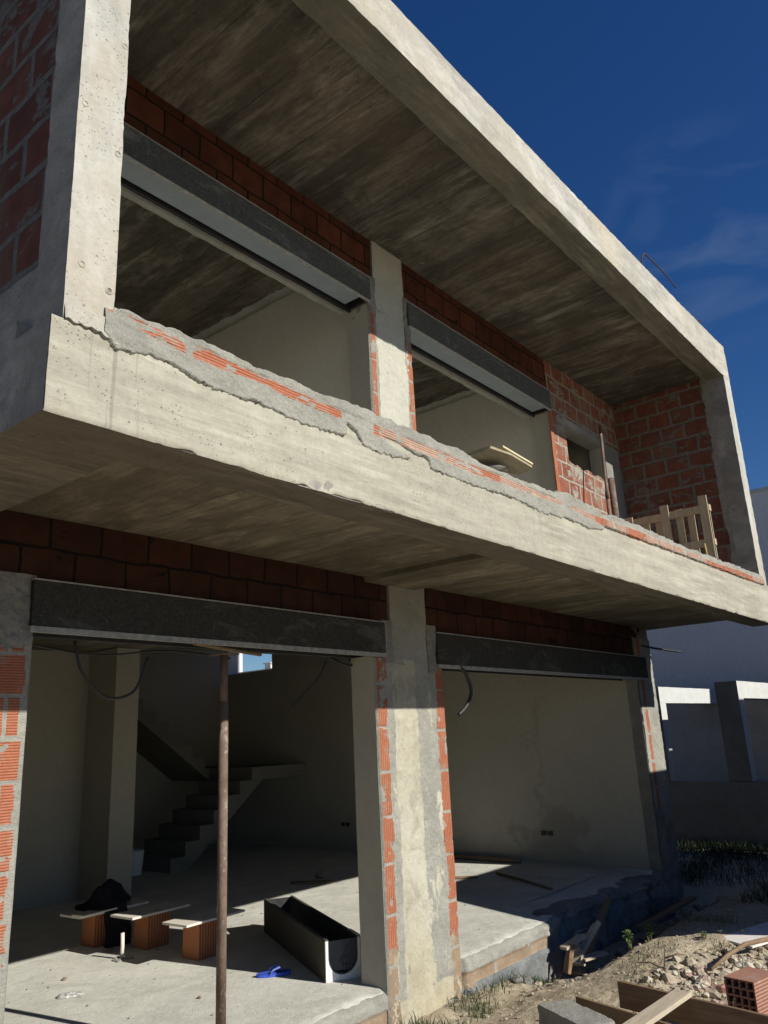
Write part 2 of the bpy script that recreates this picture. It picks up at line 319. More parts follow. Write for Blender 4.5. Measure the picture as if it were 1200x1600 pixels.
def rust_mat():
    m = MT('rusty_splashed_steel', 0.8, 0.25)
    col = m.mix(m.rng(m.noise(9, 6, 0.7, m.mapv((1, 1, 0.5))), 0.35, 0.65), (0.10, 0.065, 0.048), (0.21, 0.155, 0.12))
    col = m.mix(m.rng(m.noise(16, 6, 0.8, m.mapv((1, 1, 0.6), (3, 3, 3))), 0.58, 0.66, 0, 0.8), col, (0.42, 0.39, 0.34))
    col = m.mix(m.rng(m.noise(70, 3, 0.7), 0.5, 0.7, 0, 0.5), col, (0.07, 0.04, 0.03)); m.bump(m.noise(40, 5, 0.7), 0.004, 0.8)
    return m.done(col)
M_rust = rust_mat()
M_bar = plain('rusty_rebar', (0.05, 0.035, 0.028), (0.09, 0.05, 0.035), 0.8, 0.3)
M_pal = wood('pallet_wood', (0.33, 0.27, 0.19), (0.46, 0.38, 0.27), (10, 10, 1))
M_form = wood('formwork_plank', (0.17, 0.11, 0.065), (0.27, 0.19, 0.12), (1, 12, 12))
M_plank = wood('pale_weathered_plank', (0.40, 0.34, 0.25), (0.50, 0.43, 0.33), (1, 12, 12))
M_tile = plain('pale_tile_board', (0.66, 0.61, 0.54), (0.58, 0.53, 0.46), 0.6, 0.3, sc=5)
M_cloth = plain('black_cloth', (0.012, 0.012, 0.014), (0.022, 0.022, 0.024), 0.95, 0.1, sc=20)
M_blue = plain('blue_rubber', (0.035, 0.08, 0.50), (0.06, 0.13, 0.60), 0.6, 0.4)
M_white = plain('lit_jamb_white', (0.76, 0.76, 0.73), (0.68, 0.68, 0.65), 0.7, 0.3, sc=4)
M_foil = plain('crumpled_foil', (0.55, 0.55, 0.53), (0.35, 0.34, 0.32), 0.4, 0.5, 0.3, sc=30)
M_neigh = concrete('neighbour_render', (0.74, 0.70, 0.655), (0.77, 0.73, 0.685), fine=0.3, hole=0.0)
M_frame = concrete('white_washed_concrete', (0.54, 0.55, 0.54), (0.60, 0.61, 0.60), stain=(0.48, 0.49, 0.48), st_amt=0.3, fine=0.6, hole=0.4)
M_bwall = concrete('dark_boundary_render', (0.22, 0.205, 0.18), (0.28, 0.265, 0.235), stain=(0.14, 0.13, 0.115), st_amt=0.7)
M_pink = plain('pink_plaster_lump', (0.60, 0.27, 0.20), (0.66, 0.42, 0.34), 0.9, 0.2)
M_stone = plain('pale_rubble', (0.44, 0.38, 0.285), (0.33, 0.28, 0.205), 0.95, 0.1, sc=9, bd=0.02)
M_void = plain('brick_cavity', (0.05, 0.02, 0.012), None, 0.95, 0.1)

def soil_mat():
    m = MT('sandy_soil', 0.97, 0.1)
    a = m.noise(1.3, 6, 0.65, dist=0.6); col = m.mix(m.rng(a, 0.35, 0.65), (0.50, 0.42, 0.295), (0.62, 0.54, 0.40))
    b = m.noise(17, 6, 0.75); col = m.mix(m.rng(b, 0.4, 0.68, 0, 0.75), col, (0.28, 0.225, 0.155))
    v = m.n('TexVoronoi'); v.inputs['Scale'].default_value = 38; m.l(m.co, v.inputs['Vector'])
    peb = m.rng(v.outputs['Distance'], 0.32, 0.16); g = m.rng(m.noise(4, 3), 0.48, 0.6)
    pf = m.math('MULTIPLY', peb, g); col = m.mix(m.math('MULTIPLY', pf, 0.7), col, (0.52, 0.48, 0.40))
    m.bump(m.noise(9, 6, 0.7), 0.05, 0.9); m.bump(b, 0.02, 1.0); m.bump(pf, 0.012, 0.9); m.bump(m.noise(110, 3, 0.7), 0.005, 1.0)
    return m.done(col)
M_soil = soil_mat()
def leafmat(name, c1, c2):
    m = MT(name, 0.6, 0.3); n = m.noise(6, 3); m.b.inputs['Subsurface Weight'].default_value = 0.0
    return m.done(m.mix(m.rng(n, 0.3, 0.7), c1, c2))
M_grass = leafmat('grass_blades', (0.030, 0.052, 0.016), (0.060, 0.082, 0.028))
M_leaf = leafmat('weed_leaves', (0.06, 0.11, 0.03), (0.12, 0.19, 0.06))
M_dry = leafmat('dry_stalks', (0.16, 0.14, 0.07), (0.12, 0.13, 0.05))

# ------------------------------------------------------------------ object kit
def tag(o, label=None, cat=None, group=None, kind=None):
    if label: o['label'] = label
    if cat: o['category'] = cat
    if group: o['group'] = group
    if kind: o['kind'] = kind
    return o
def thing(name, label, cat, loc=(0, 0, 0), group=None, rz=0):
    o = bpy.data.objects.new(name, None); COL.objects.link(o); o.location = loc; o.rotation_euler = (0, 0, rz)
    o.empty_display_size = 0.1
    return tag(o, label, cat, group)
def mk(name, V, F, mats, parent=None, smooth=True, midx=None, loc=None):
    me = bpy.data.meshes.new(name)
    V = np.asarray(V, float).reshape(-1, 3)
    if isinstance(F, np.ndarray) and F.ndim == 2:
        nf, k = F.shape
        me.vertices.add(len(V)); me.vertices.foreach_set('co', V.ravel())
        me.loops.add(nf * k); me.loops.foreach_set('vertex_index', F.ravel().astype(np.int32))
        me.polygons.add(nf); me.polygons.foreach_set('loop_start', (np.arange(nf) * k).astype(np.int32))
        me.polygons.foreach_set('loop_total', np.full(nf, k, np.int32))
        me.update(calc_edges=True)
    else:
        me.from_pydata([tuple(v) for v in V], [], [tuple(int(i) for i in f) for f in F])
    if not isinstance(mats, (list, tuple)): mats = [mats]
    for m in mats: me.materials.append(m)
    if midx is not None: me.polygons.foreach_set('material_index', np.asarray(midx, np.int32))
    me.polygons.foreach_set('use_smooth', [bool(smooth)] * len(me.polygons))
    me.update()
    o = bpy.data.objects.new(name, me); COL.objects.link(o)
    if parent is not None: o.parent = parent
    if loc is not None: o.location = loc
    return o
def grid_faces(nu, nv, base=0, flip=False):
    i = np.arange(nu - 1)[:, None] * nv + np.arange(nv - 1)[None, :] + base
    f = np.stack([i, i + nv, i + nv + 1, i + 1], -1).reshape(-1, 4)
    return f[:, ::-1] if flip else f
class Geo:
    """collects several shapes of ONE mesh"""
    def __init__(s): s.V = []; s.F = []; s.mi = []; s.n = 0
    def add(s, V, F, m=0):
        V = np.asarray(V, float).reshape(-1, 3)
        for f in F: s.F.append(tuple(int(i) + s.n for i in f)); s.mi.append(m)
        s.V.append(V); s.n += len(V); return s
    def box(s, x0, x1, y0, y1, z0, z1, m=0, T=None):
        V = np.array([(x, y, z) for x in (x0, x1) for y in (y0, y1) for z in (z0, z1)], float)
        if T is not None: V = np.array([tuple(T @ Vector(v)) for v in V])
        return s.add(V, [(0, 1, 3, 2), (4, 6, 7, 5), (0, 4, 5, 1), (2, 3, 7, 6), (0, 2, 6, 4), (1, 5, 7, 3)], m)
    def prism(s, poly, ax, a, b, m=0):
        """poly in the two other axes, extruded along ax from a to b"""
        n = len(poly); o = [i for i in range(3) if i != ax]; V = np.zeros((2 * n, 3))
        for k, val in enumerate((a, b)):
            for i, p in enumerate(poly): V[k * n + i, o[0]] = p[0]; V[k * n + i, o[1]] = p[1]; V[k * n + i, ax] = val
        F = [tuple(range(n)), tuple(range(2 * n - 1, n - 1, -1))] + [(i, (i + 1) % n + 0, (i + 1) % n + n, i + n) for i in range(n)]
        return s.add(V, F, m)
    def tube(s, pts, r, n=8, m=0, cap=True):
        pts = [Vector(p) for p in pts]; rs = r if isinstance(r, (list, tuple)) else [r] * len(pts)
        V = []; prev = None
        for i, p in enumerate(pts):
            t = (pts[min(i + 1, len(pts) - 1)] - pts[max(i - 1, 0)]).normalized()
            ref = prev if prev is not None else (Vector((0, 0, 1)) if abs(t.z) < 0.9 else Vector((1, 0, 0)))
            a = (ref - t * ref.dot(t)).normalized(); b = t.cross(a); prev = a
            for k in range(n):
                th = 2 * math.pi * k / n; V.append(p + (a * math.cos(th) + b * math.sin(th)) * rs[i])
        F = [(i * n + k, i * n + (k + 1) % n, (i + 1) * n + (k + 1) % n, (i + 1) * n + k) for i in range(len(pts) - 1) for k in range(n)]
        if cap: F += [tuple(range(n))[::-1], tuple(range((len(pts) - 1) * n, len(pts) * n))]
        return s.add([tuple(v) for v in V], F, m)
    def build(s, name, mats, parent=None, smooth=False, loc=None, bevel=0):
        o = mk(name, np.concatenate(s.V), s.F, mats, parent, smooth, s.mi, loc)
        if bevel:
            b = o.modifiers.new('bevel', 'BEVEL'); b.width = bevel; b.segments = 2; b.limit_method = 'ANGLE'
        return o
def rbox(name, x, y, z, mat, parent, cell=0.05, amp=0.004, freq=6, warp=None, faces='xXyYzZ', mats=None, seed=1, chip=0.0, loc=None):
    """box with every face subdivided and pushed about by one continuous noise; mats: {face letter: index}"""
    V = []; F = []; MI = []; nb = 0
    rngs = {'x': x, 'y': y, 'z': z}
    for fc in faces:
        a = fc.lower(); side = fc.isupper(); o = [k for k in 'xyz' if k != a]
        nu = max(2, int((rngs[o[0]][1] - rngs[o[0]][0]) / cell) + 1); nv = max(2, int((rngs[o[1]][1] - rngs[o[1]][0]) / cell) + 1)
        nu = min(nu, 900); nv = min(nv, 300)
        U, W_ = np.meshgrid(np.linspace(*rngs[o[0]], nu), np.linspace(*rngs[o[1]], nv), indexing='ij')
        c = {o[0]: U, o[1]: W_, a: np.full_like(U, rngs[a][1 if side else 0])}
        V.append(np.stack([c['x'], c['y'], c['z']], -1).reshape(-1, 3))
        flip = side == (a in 'y')
        F.append(grid_faces(nu, nv, nb, flip)); MI.append(np.full(len(F[-1]), (mats or {}).get(fc, 0))); nb += nu * nv
    V = np.concatenate(V); F = np.concatenate(F)
    # shift in x, y, z by noise
    D = np.stack([fbm(V * freq, 3, seed + k) for k in range(3)], -1) * amp
    if chip:   # edge wear: pull verts that lie near two faces inwards
        cen = np.array([(r[0] + r[1]) / 2 for r in (x, y, z)]); half = np.array([(r[1] - r[0]) / 2 for r in (x, y, z)])
        d = half - np.abs(V - cen); e = (d < 1e-4).sum(1) >= 2
        c = np.clip(fbm(V * 14, 3, seed + 9), 0, 1) ** 1.2 * chip
        D[e] += (-np.sign(V - cen) * c[:, None] * (d < 1e-4))[e]
    if warp is not None: V = warp(V)
    return mk(name, V + D, F, mat, parent, True, np.concatenate(MI), loc)
def sheet(name, us, vs, fn, mats, parent, matfn=None, flip=False):
    """surface P(u, v); fn gets meshgrids and returns x, y, z (and material picked per cell by matfn(uc, vc))"""
    U, V_ = np.meshgrid(us, vs, indexing='ij'); X, Y, Z = fn(U, V_)
    P = np.stack([X, Y, Z], -1).reshape(-1, 3); F = grid_faces(len(us), len(vs), 0, flip)
    mi = None
    if matfn is not None:
        uc = (U[:-1, :-1] + U[1:, 1:]) / 2; vc = (V_[:-1, :-1] + V_[1:, 1:]) / 2; mi = matfn(uc, vc).reshape(-1)
    return mk(name, P, F, mats, parent, True, mi)
def copy_tree(o, parent=None):
    c = o.copy(); COL.objects.link(c)
    if parent is not None: c.parent = parent; c.matrix_parent_inverse = o.matrix_parent_inverse
    for ch in list(o.children): copy_tree(ch, c)
    return c
def stone(r, seed, flat=0.7):
    """irregular broken lump: returns V, F"""
    t = (1 + 5 ** 0.5) / 2
    V = np.array([(-1, t, 0), (1, t, 0), (-1, -t, 0), (1, -t, 0), (0, -1, t), (0, 1, t), (0, -1, -t), (0, 1, -t), (t, 0, -1), (t, 0, 1), (-t, 0, -1), (-t, 0, 1)], float)
    V /= np.linalg.norm(V[0])
    F = [(0, 11, 5), (0, 5, 1), (0, 1, 7), (0, 7, 10), (0, 10, 11), (1, 5, 9), (5, 11, 4), (11, 10, 2), (10, 7, 6), (7, 1, 8), (3, 9, 4), (3, 4, 2), (3, 2, 6), (3, 6, 8), (3, 8, 9), (4, 9, 5), (2, 4, 11), (6, 2, 10), (8, 6, 7), (9, 8, 1)]
    rs = np.random.RandomState(seed)
    V = V * (0.65 + 0.6 * rs.rand(12, 1)) * np.array([1, 0.6 + 0.5 * rs.rand(), flat * (0.5 + 0.5 * rs.rand())]) * r
    a = rs.rand() * 6.28; R = np.array([[math.cos(a), -math.sin(a), 0], [math.sin(a), math.cos(a), 0], [0, 0, 1]])
    return V @ R.T, F

# ------------------------------------------------------------------ ground
def gh(x, y):
    x = np.asarray(x, float); y = np.asarray(y, float)
    h = 0.0 + 0 * x
    h = h + 0.10 * np.exp(-(((x - 7.8) / 1.7) ** 2 + ((y - 2.75) / 0.45) ** 2))          # spoil heap
    h = h + 0.07 * np.exp(-(((x - 6.0) / 1.0) ** 2 + ((y - 2.7) / 0.35) ** 2))
    dd = np.clip((y - 3.15) / 0.5, 0, 1); dd = dd * dd * (3 - 2 * dd)
    xr = np.clip((x - 6.2) / 0.8, 0, 1)
    h = h - dd * (0.06 + 0.26 * xr * np.clip((10.8 - x) / 0.8, 0, 1))                     # trench along the footing
    h = h - 0.10 * np.exp(-(((x - 5.6) / 0.45) ** 2 + ((y - 2.15) / 0.35) ** 2))
    near = np.exp(-((np.hypot(x - 7.5, y - 2.5)) / 9.0) ** 2)
    h = h + near * (0.030 * fbm(P3(x * 2.2, y * 2.2, 0 * x), 4, 5) + 0.026 * fbm(P3(x * 8, y * 8, 0 * x), 5, 8))
    h = h + np.clip((x - 10) / 6, 0, 1) * 0.06 * fbm(P3(x * 1.3, y * 1.3, 0 * x), 3, 3)
    inside = (y > 4.6) & (x < 10.3) & (x > 1.5) & (y < 12)
    return np.where(inside, np.minimum(h, -0.15), h)
def axis(dense0, dense1, step, lo, hi):
    mid = list(np.arange(dense0, dense1, step)); a = []; s = step; p = dense0
    while p > lo: s *= 1.35; p -= s; a.append(max(p, lo))
    b = []; s = step; p = dense1
    while p < hi: s *= 1.35; p += s; b.append(min(p, hi))
    return np.array(a[::-1] + mid + b)
gx = axis(4.0, 13.0, 0.028, -600, 600); gy = axis(1.0, 4.7, 0.028, -600, 600)
g = sheet('ground', gx, gy, lambda U, V: (U, V, gh(U, V)), M_soil, None); tag(g, kind='structure')

# ------------------------------------------------------------------ the unfinished house
D, F_ = 2.4, 3.965
H = thing('unfinished_house', 'two-storey concrete and brick house shell with deep overhanging upper balcony', 'building')

# balcony beam (front face bumpy, worn lower arris)
BX = np.arange(1.2, 10.66, 0.02)
def beam_front(U, V):
    y = D + 0.004 * fbm(P3(U * 5, V * 9, 0 * U), 3, 4) - 0.0025 * fbm(P3(U * 1.5, V * 40, 0 * U), 2, 6)
    dent = np.exp(-(((U - 2.56) / 0.10) ** 2 + ((V - 3.04) / 0.03) ** 2)) * np.clip(fbm(P3(U * 30, V * 30, 0 * U), 3, 2) + 0.4, 0, 1)
    low = (V < 3.03)
    ch = np.clip(f1(U, 9, 3, 4) - 0.15, 0, 1) * 0.02
    V = np.where(U < 1.43, np.minimum(V, 3.372 + 0.004 * f1(U, 30, 5)), V)
    return U, y + 0.035 * dent + np.where(V < 3.02, 0.004, 0), V + np.where(V < 3.02, ch + 0.012 * dent, 0) + 0.003 * f1(U, 6, 8)
sheet('balcony_beam', BX, np.concatenate([[3.01], np.linspace(3.02, 3.50, 32)]), beam_front, [M_cast], H)
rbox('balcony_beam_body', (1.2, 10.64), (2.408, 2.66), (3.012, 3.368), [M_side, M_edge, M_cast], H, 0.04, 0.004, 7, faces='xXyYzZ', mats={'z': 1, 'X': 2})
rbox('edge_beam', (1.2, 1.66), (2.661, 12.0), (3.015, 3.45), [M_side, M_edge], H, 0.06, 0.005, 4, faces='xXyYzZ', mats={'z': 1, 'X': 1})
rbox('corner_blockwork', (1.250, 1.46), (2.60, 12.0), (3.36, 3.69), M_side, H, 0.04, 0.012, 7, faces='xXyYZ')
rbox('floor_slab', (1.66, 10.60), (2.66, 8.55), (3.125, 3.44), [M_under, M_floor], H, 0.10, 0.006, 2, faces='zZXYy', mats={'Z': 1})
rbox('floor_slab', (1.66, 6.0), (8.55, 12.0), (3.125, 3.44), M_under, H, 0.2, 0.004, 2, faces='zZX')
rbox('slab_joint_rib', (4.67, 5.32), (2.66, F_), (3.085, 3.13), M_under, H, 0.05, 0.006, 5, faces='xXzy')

# roof: front fascia rises slightly to the right, worn arris; ceiling slab with board marks
def fwarp(V):
    V = V.copy(); t = np.clip((V[:, 0] - 3) / 7.6, 0, 1.2) ; top = V[:, 2] > 6.45
    V[:, 2] += np.where(V[:, 2] > 6.2, t * (0.05 + (V[:, 2] - 6.235) / 0.375 * 0.14 * t), 0)
    return V
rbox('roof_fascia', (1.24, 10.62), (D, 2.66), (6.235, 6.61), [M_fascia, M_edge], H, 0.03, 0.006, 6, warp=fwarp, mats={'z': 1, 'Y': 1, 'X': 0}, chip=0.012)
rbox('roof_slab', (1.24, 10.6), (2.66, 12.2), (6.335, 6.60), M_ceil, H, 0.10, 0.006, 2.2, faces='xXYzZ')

# upright columns of the balcony frame
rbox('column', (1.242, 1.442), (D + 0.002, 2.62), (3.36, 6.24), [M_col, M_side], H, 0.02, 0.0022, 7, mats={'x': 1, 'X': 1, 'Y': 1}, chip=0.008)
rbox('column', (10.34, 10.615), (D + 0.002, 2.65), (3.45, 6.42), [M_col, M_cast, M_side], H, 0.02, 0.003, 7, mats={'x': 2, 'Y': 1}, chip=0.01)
for (x, z) in ((1.270, 4.32), (1.420, 4.18), (1.425, 4.72), (1.300, 3.62), (1.290, 4.98), (1.415, 3.56)):
    s = Geo(); n_ = 18; V0 = []; F0 = []
    for k_, (rr, dy) in enumerate(((0.017, 0.0025), (0.0135, -0.0035), (0.010, -0.003), (0.0085, 0.001))):
        for q in range(n_):
            a = 2 * math.pi * q / n_; V0.append((x + rr * math.cos(a) * (1 + 0.1 * math.sin(3 * a + x * 90)), D + 0.001 + dy, z + rr * math.sin(a)))
    for k_ in range(3):
        for q in range(n_): F0.append((k_ * n_ + q, k_ * n_ + (q + 1) % n_, (k_ + 1) * n_ + (q + 1) % n_, (k_ + 1) * n_ + q))
    s.add(V0, F0, 0); s.add(V0[-n_:], [tuple(range(n_))], 1); s.build('tie_hole', [M_col, M_mortd], H, True)
rbox('brick_side_wall', (1.27, 1.45), (2.62, 12.0), (3.69, 6.34), M_bYo, H, 0.05, 0.008, 5, faces='xXY')
rbox('brick_side_wall', (10.36, 10.56), (2.64, 10.3), (3.44, 6.34), M_bY, H, 0.05, 0.007, 7, faces='xXY')
# ragged mortar where the brick side meets its column
def toothing(U, V):
    edge = 2.66 + 0.10 * (0.5 + 0.5 * f1(V, 2.3, 5, 4)) + 0.03 * f1(V, 13, 8, 3)
    Y = 2.63 + U * (edge - 2.63); X = 10.350 - 0.012 * (1 - U ** 4) - 0.006 * fbm(P3(Y * 30, V * 30, 0 * V), 3, 5) + np.where(U > 0.96, 0.02, 0)
    return X, Y, V
sheet('mortar_joint', np.linspace(0, 1, 14), np.arange(3.45, 6.36, 0.02), toothing, [M_mortd], H, flip=True)

# parapet: clay course bedded in ragged mortar on top of the beam
cx = [1.40, 1.452, 1.595, 1.726, 1.866, 2.057, 2.266, 2.428, 2.674, 2.72, 2.73, 2.80, 2.864, 3.03, 3.159, 3.24, 3.25, 3.43, 3.438, 3.646, 3.912, 4.181, 4.471, 4.757, 5.14, 5.5, 5.72, 5.76, 10.7]
cz = [3.371, 3.329, 3.355, 3.353, 3.321, 3.325, 3.329, 3.314, 3.325, 3.335, 3.40, 3.38, 3.314, 3.311, 3.328, 3.34, 3.395, 3.382, 3.337, 3.337, 3.331, 3.345, 3.34, 3.321, 3.35, 3.34, 3.37, 3.40, 3.48]
tx = [1.40, 1.5, 1.9, 2.5, 2.8, 3.26, 3.57, 3.79, 3.94, 4.06, 4.37, 4.6, 4.9, 5.18, 5.4, 5.7, 5.78, 5.95, 6.5, 7.0, 7.5, 8.6, 9.35, 10.7]
tz = [3.475, 3.50, 3.507, 3.503, 3.518, 3.522, 3.52, 3.523, 3.504, 3.485, 3.491, 3.503, 3.521, 3.542, 3.53, 3.50, 3.495, 3.532, 3.545, 3.54, 3.527, 3.555, 3.57, 3.60]
bx_ = [1.4, 1.6, 1.83, 2.35, 3.0, 3.9, 4.8, 5.2, 5.7, 6.5, 7.7, 8.5, 10.0, 10.7]
b0 = [3.465, 3.447, 3.427, 3.425, 3.412, 3.417, 3.43, 3.44, 3.405, 3.416, 3.435, 3.445, 3.464, 3.50]
b1 = [3.492, 3.480, 3.478, 3.463, 3.457, 3.462, 3.466, 3.468, 3.462, 3.483, 3.495, 3.491, 3.537, 3.557]
def ztop(x): return np.interp(x, tx, tz) + 0.012 * f1(x, 3.5, 2, 3) + 0.020 * f1(x, 14, 4, 4)
NF, NT = 48, 22
def par_fn(U, V):
    zt = ztop(U); zl = 3.27
    v = V
    front = v <= 1; t = np.clip(v, 0, 1); Z = zl + (zt - zl) * t
    crust = np.interp(U, cx, cz) + 0.012 * f1(U, 20, 9, 4) + 0.009 * f1(U, 55, 3, 3)
    n = fbm(P3(U * 22, Z * 26, 0 * U), 4, 12); n2 = fbm(P3(U * 7, Z * 9, 3 + 0 * U), 3, 14)
    onb = (Z > np.interp(U, bx_, b0)) & (Z < np.interp(U, bx_, b1) + 0.003)
    thick = 0.010 + 0.009 * n2 + 0.006 * n
    thick = np.where(onb & (U < 5.7), 0.007 + 0.002 * n, thick)
    bj = np.abs(((U - 5.80) / 0.37 + 1000) % 1.0 - 0.0) ; joint = (np.minimum(bj, 1 - bj) < 0.022)
    thick = np.where(onb & (U >= 5.7), np.where(joint, -0.002, 0.022 + 0.003 * n2), thick)
    thick = np.where((U >= 5.7) & (Z > np.interp(U, bx_, b1)), 0.004 + 0.012 * n2 + 0.008 * n, thick)
    hol = np.exp(-(((U - 3.18) / 0.11) ** 2 + ((Z - 3.385 + (U - 3.18) * 0.15) / 0.014) ** 2)); thick = thick - 0.045 * hol
    Yf = np.where(Z > crust, D - thick, D + 0.02)
    # crown: rounds over, then runs back
    tb = np.clip(v - 1, 0, 1) * 0.24; lump = 0.026 * fbm(P3(U * 13, tb * 13, 0 * U), 4, 20)
    Yb = D - thick + 0.012 + tb; rnd = 0.018 * (1 - np.exp(-tb / 0.02)) ; Zb = zt + 0.004 + rnd * 0.6 + lump * np.clip(tb / 0.03, 0, 1) - np.clip(tb - 0.18, 0, 1) * 1.2
    return U + 0.004 * n * (Z > crust), np.where(front, Yf, Yb), np.where(front, Z, Zb)
def par_mat(U, V):
    zt = ztop(U); Z = 3.27 + (zt - 3.27) * np.clip(V, 0, 1)
    top = np.interp(U, bx_, b1); bot = np.interp(U, bx_, b0)
    lo = bot - 0.006 - 0.012 * np.clip(f1(U, 4.2, 7, 3) * 2.2, -1, 0.3); hi = top + 0.004 * f1(U, 9, 1, 2)
    gap = f1(U, 2.1, 31, 2)
    on = (Z > lo) & (Z < hi) & (V <= 1)
    gone = ((f1(U, 3.3, 44, 3) > 0.42) | ((U > 1.76) & (U < 1.80))) & (U < 5.1)
    on = on & ~gone
    sm = fbm(P3(U * 9, Z * 30, 0 * U), 3, 40)
    bj = ((U - 5.80) / 0.37 + 1000) % 1.0; joint = (np.minimum(bj, 1 - bj) < 0.022) & (U > 5.7)
    out = np.zeros(U.shape, int)
    out[on & (sm < 0.30)] = 1
    pale = ((U > 3.0) & (U < 3.85)) | ((U > 4.2) & (U < 5.6)) | ((U > 6.6) & (U < 8.2)) | ((U > 5.8) & (U < 6.2)) | (U > 9.9)
    out[on & pale & (sm < 0.22)] = 2
    out[on & joint] = 0
    return out
vs = np.concatenate([np.linspace(0, 1, NF), 1 + np.linspace(0.04, 1, NT)])
sheet('parapet', np.arange(1.40, 10.42, 0.0075), vs, par_fn, [M_mort, M_clayh, M_clayp], H, par_mat)
# lumpy mortar collar at the foot of the first column
def collar(U, V):
    a = U
    edge = 3.372 - 0.009 * np.abs(np.sin(a * 75 + 2 * f1(a, 9, 2))) + 0.008 * f1(a, 20, 3) - np.clip(a - 1.36, 0, 1) * 0.25
    Z = edge + (3.44 + 0.02 * f1(a, 12, 4) - edge) * V; Y = D - 0.004 - 0.012 * (1 - V ** 0.5) - 0.006 * fbm(P3(a * 30, Z * 30, 0 * a), 3, 8) + np.where(V < 0.01, 0.03, 0) + np.where(V > 0.99, 0.02, 0)
    return a, Y, Z
sheet('mortar_collar', np.arange(1.246, 1.46, 0.004), np.concatenate([[0, 0.02], np.linspace(0.08, 1, 16)]), collar, [M_col, M_mort], H)

# facade brickwork (shaded bands over the openings)
def wallbox(name, x, z, mat, y=(F_, F_ + 0.22), faces='xXyYzZ', mats=None, cell=0.06, amp=0.004):
    return rbox(name, x, y, z, mat, H, cell, amp, 6, faces=faces, mats=mats)
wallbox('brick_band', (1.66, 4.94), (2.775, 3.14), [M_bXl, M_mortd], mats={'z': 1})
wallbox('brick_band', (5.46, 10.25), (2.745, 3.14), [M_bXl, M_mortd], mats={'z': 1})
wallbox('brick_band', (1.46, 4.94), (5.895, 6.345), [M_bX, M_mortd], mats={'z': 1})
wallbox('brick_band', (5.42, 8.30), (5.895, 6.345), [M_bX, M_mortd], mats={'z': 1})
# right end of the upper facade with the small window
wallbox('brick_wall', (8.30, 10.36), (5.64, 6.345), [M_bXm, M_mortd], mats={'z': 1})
wallbox('brick_wall', (8.30, 8.70), (3.44, 5.64), [M_bXm, M_pl], mats={'x': 1, 'X': 1})
wallbox('brick_wall', (9.86, 10.36), (3.44, 5.64), [M_mortd, M_pl], mats={'x': 1})
def sill(V):
    V = V.copy(); t = V[:, 2] > 5.0
    V[:, 2] += np.where(t, 0.03 * f1(V[:, 0], 5, 2, 3) + np.where(((V[:, 0] + 0.1) % 0.31) < 0.16, 0.025, 0), 0); return V
rbox('brick_wall', (8.70, 9.86), (F_ + 0.002, F_ + 0.20), (3.44, 5.07), [M_bXm, M_mort], H, 0.03, 0.004, 6, warp=sill, mats={'Z': 1})
rbox('window_lintel', (8.66, 9.90), (F_ - 0.008, F_ + 0.21), (5.58, 5.66), M_grey, H, 0.03, 0.006, 9)
# clay strip at the right jamb of the second upper opening
rbox('jamb_brick', (8.262, 8.345), (F_ - 0.012, F_), (3.5, 5.645), M_clayv, H, 0.02, 0.004, 8, faces='xXy')

# centre column of the facade
rbox('facade_column', (4.95, 5.40), (F_ - 0.014, F_ + 0.22), (5.63, 6.345), [M_pillu, M_grey], H, 0.02, 0.007, 6, faces='xXyY', mats={'x': 1, 'X': 1})
rbox('facade_column', (4.96, 5.45), (F_ - 0.012, F_ + 0.22), (2.45, 3.14), [M_grey], H, 0.02, 0.006, 6, faces='xXyY')
rbox('pier_core', (4.865, 5.485), (F_ + 0.001, F_ + 0.235), (3.44, 5.645), [M_mort, M_pl], H, 0.04, 0.003, 6, mats={'x': 1, 'X': 1, 'Y': 1})
rbox('pier_core', (4.745, 5.640), (F_ + 0.001, F_ + 0.235), (-0.1, 2.51), [M_mort, M_pl], H, 0.04, 0.003, 6, mats={'x': 1, 'X': 1, 'Y': 1})

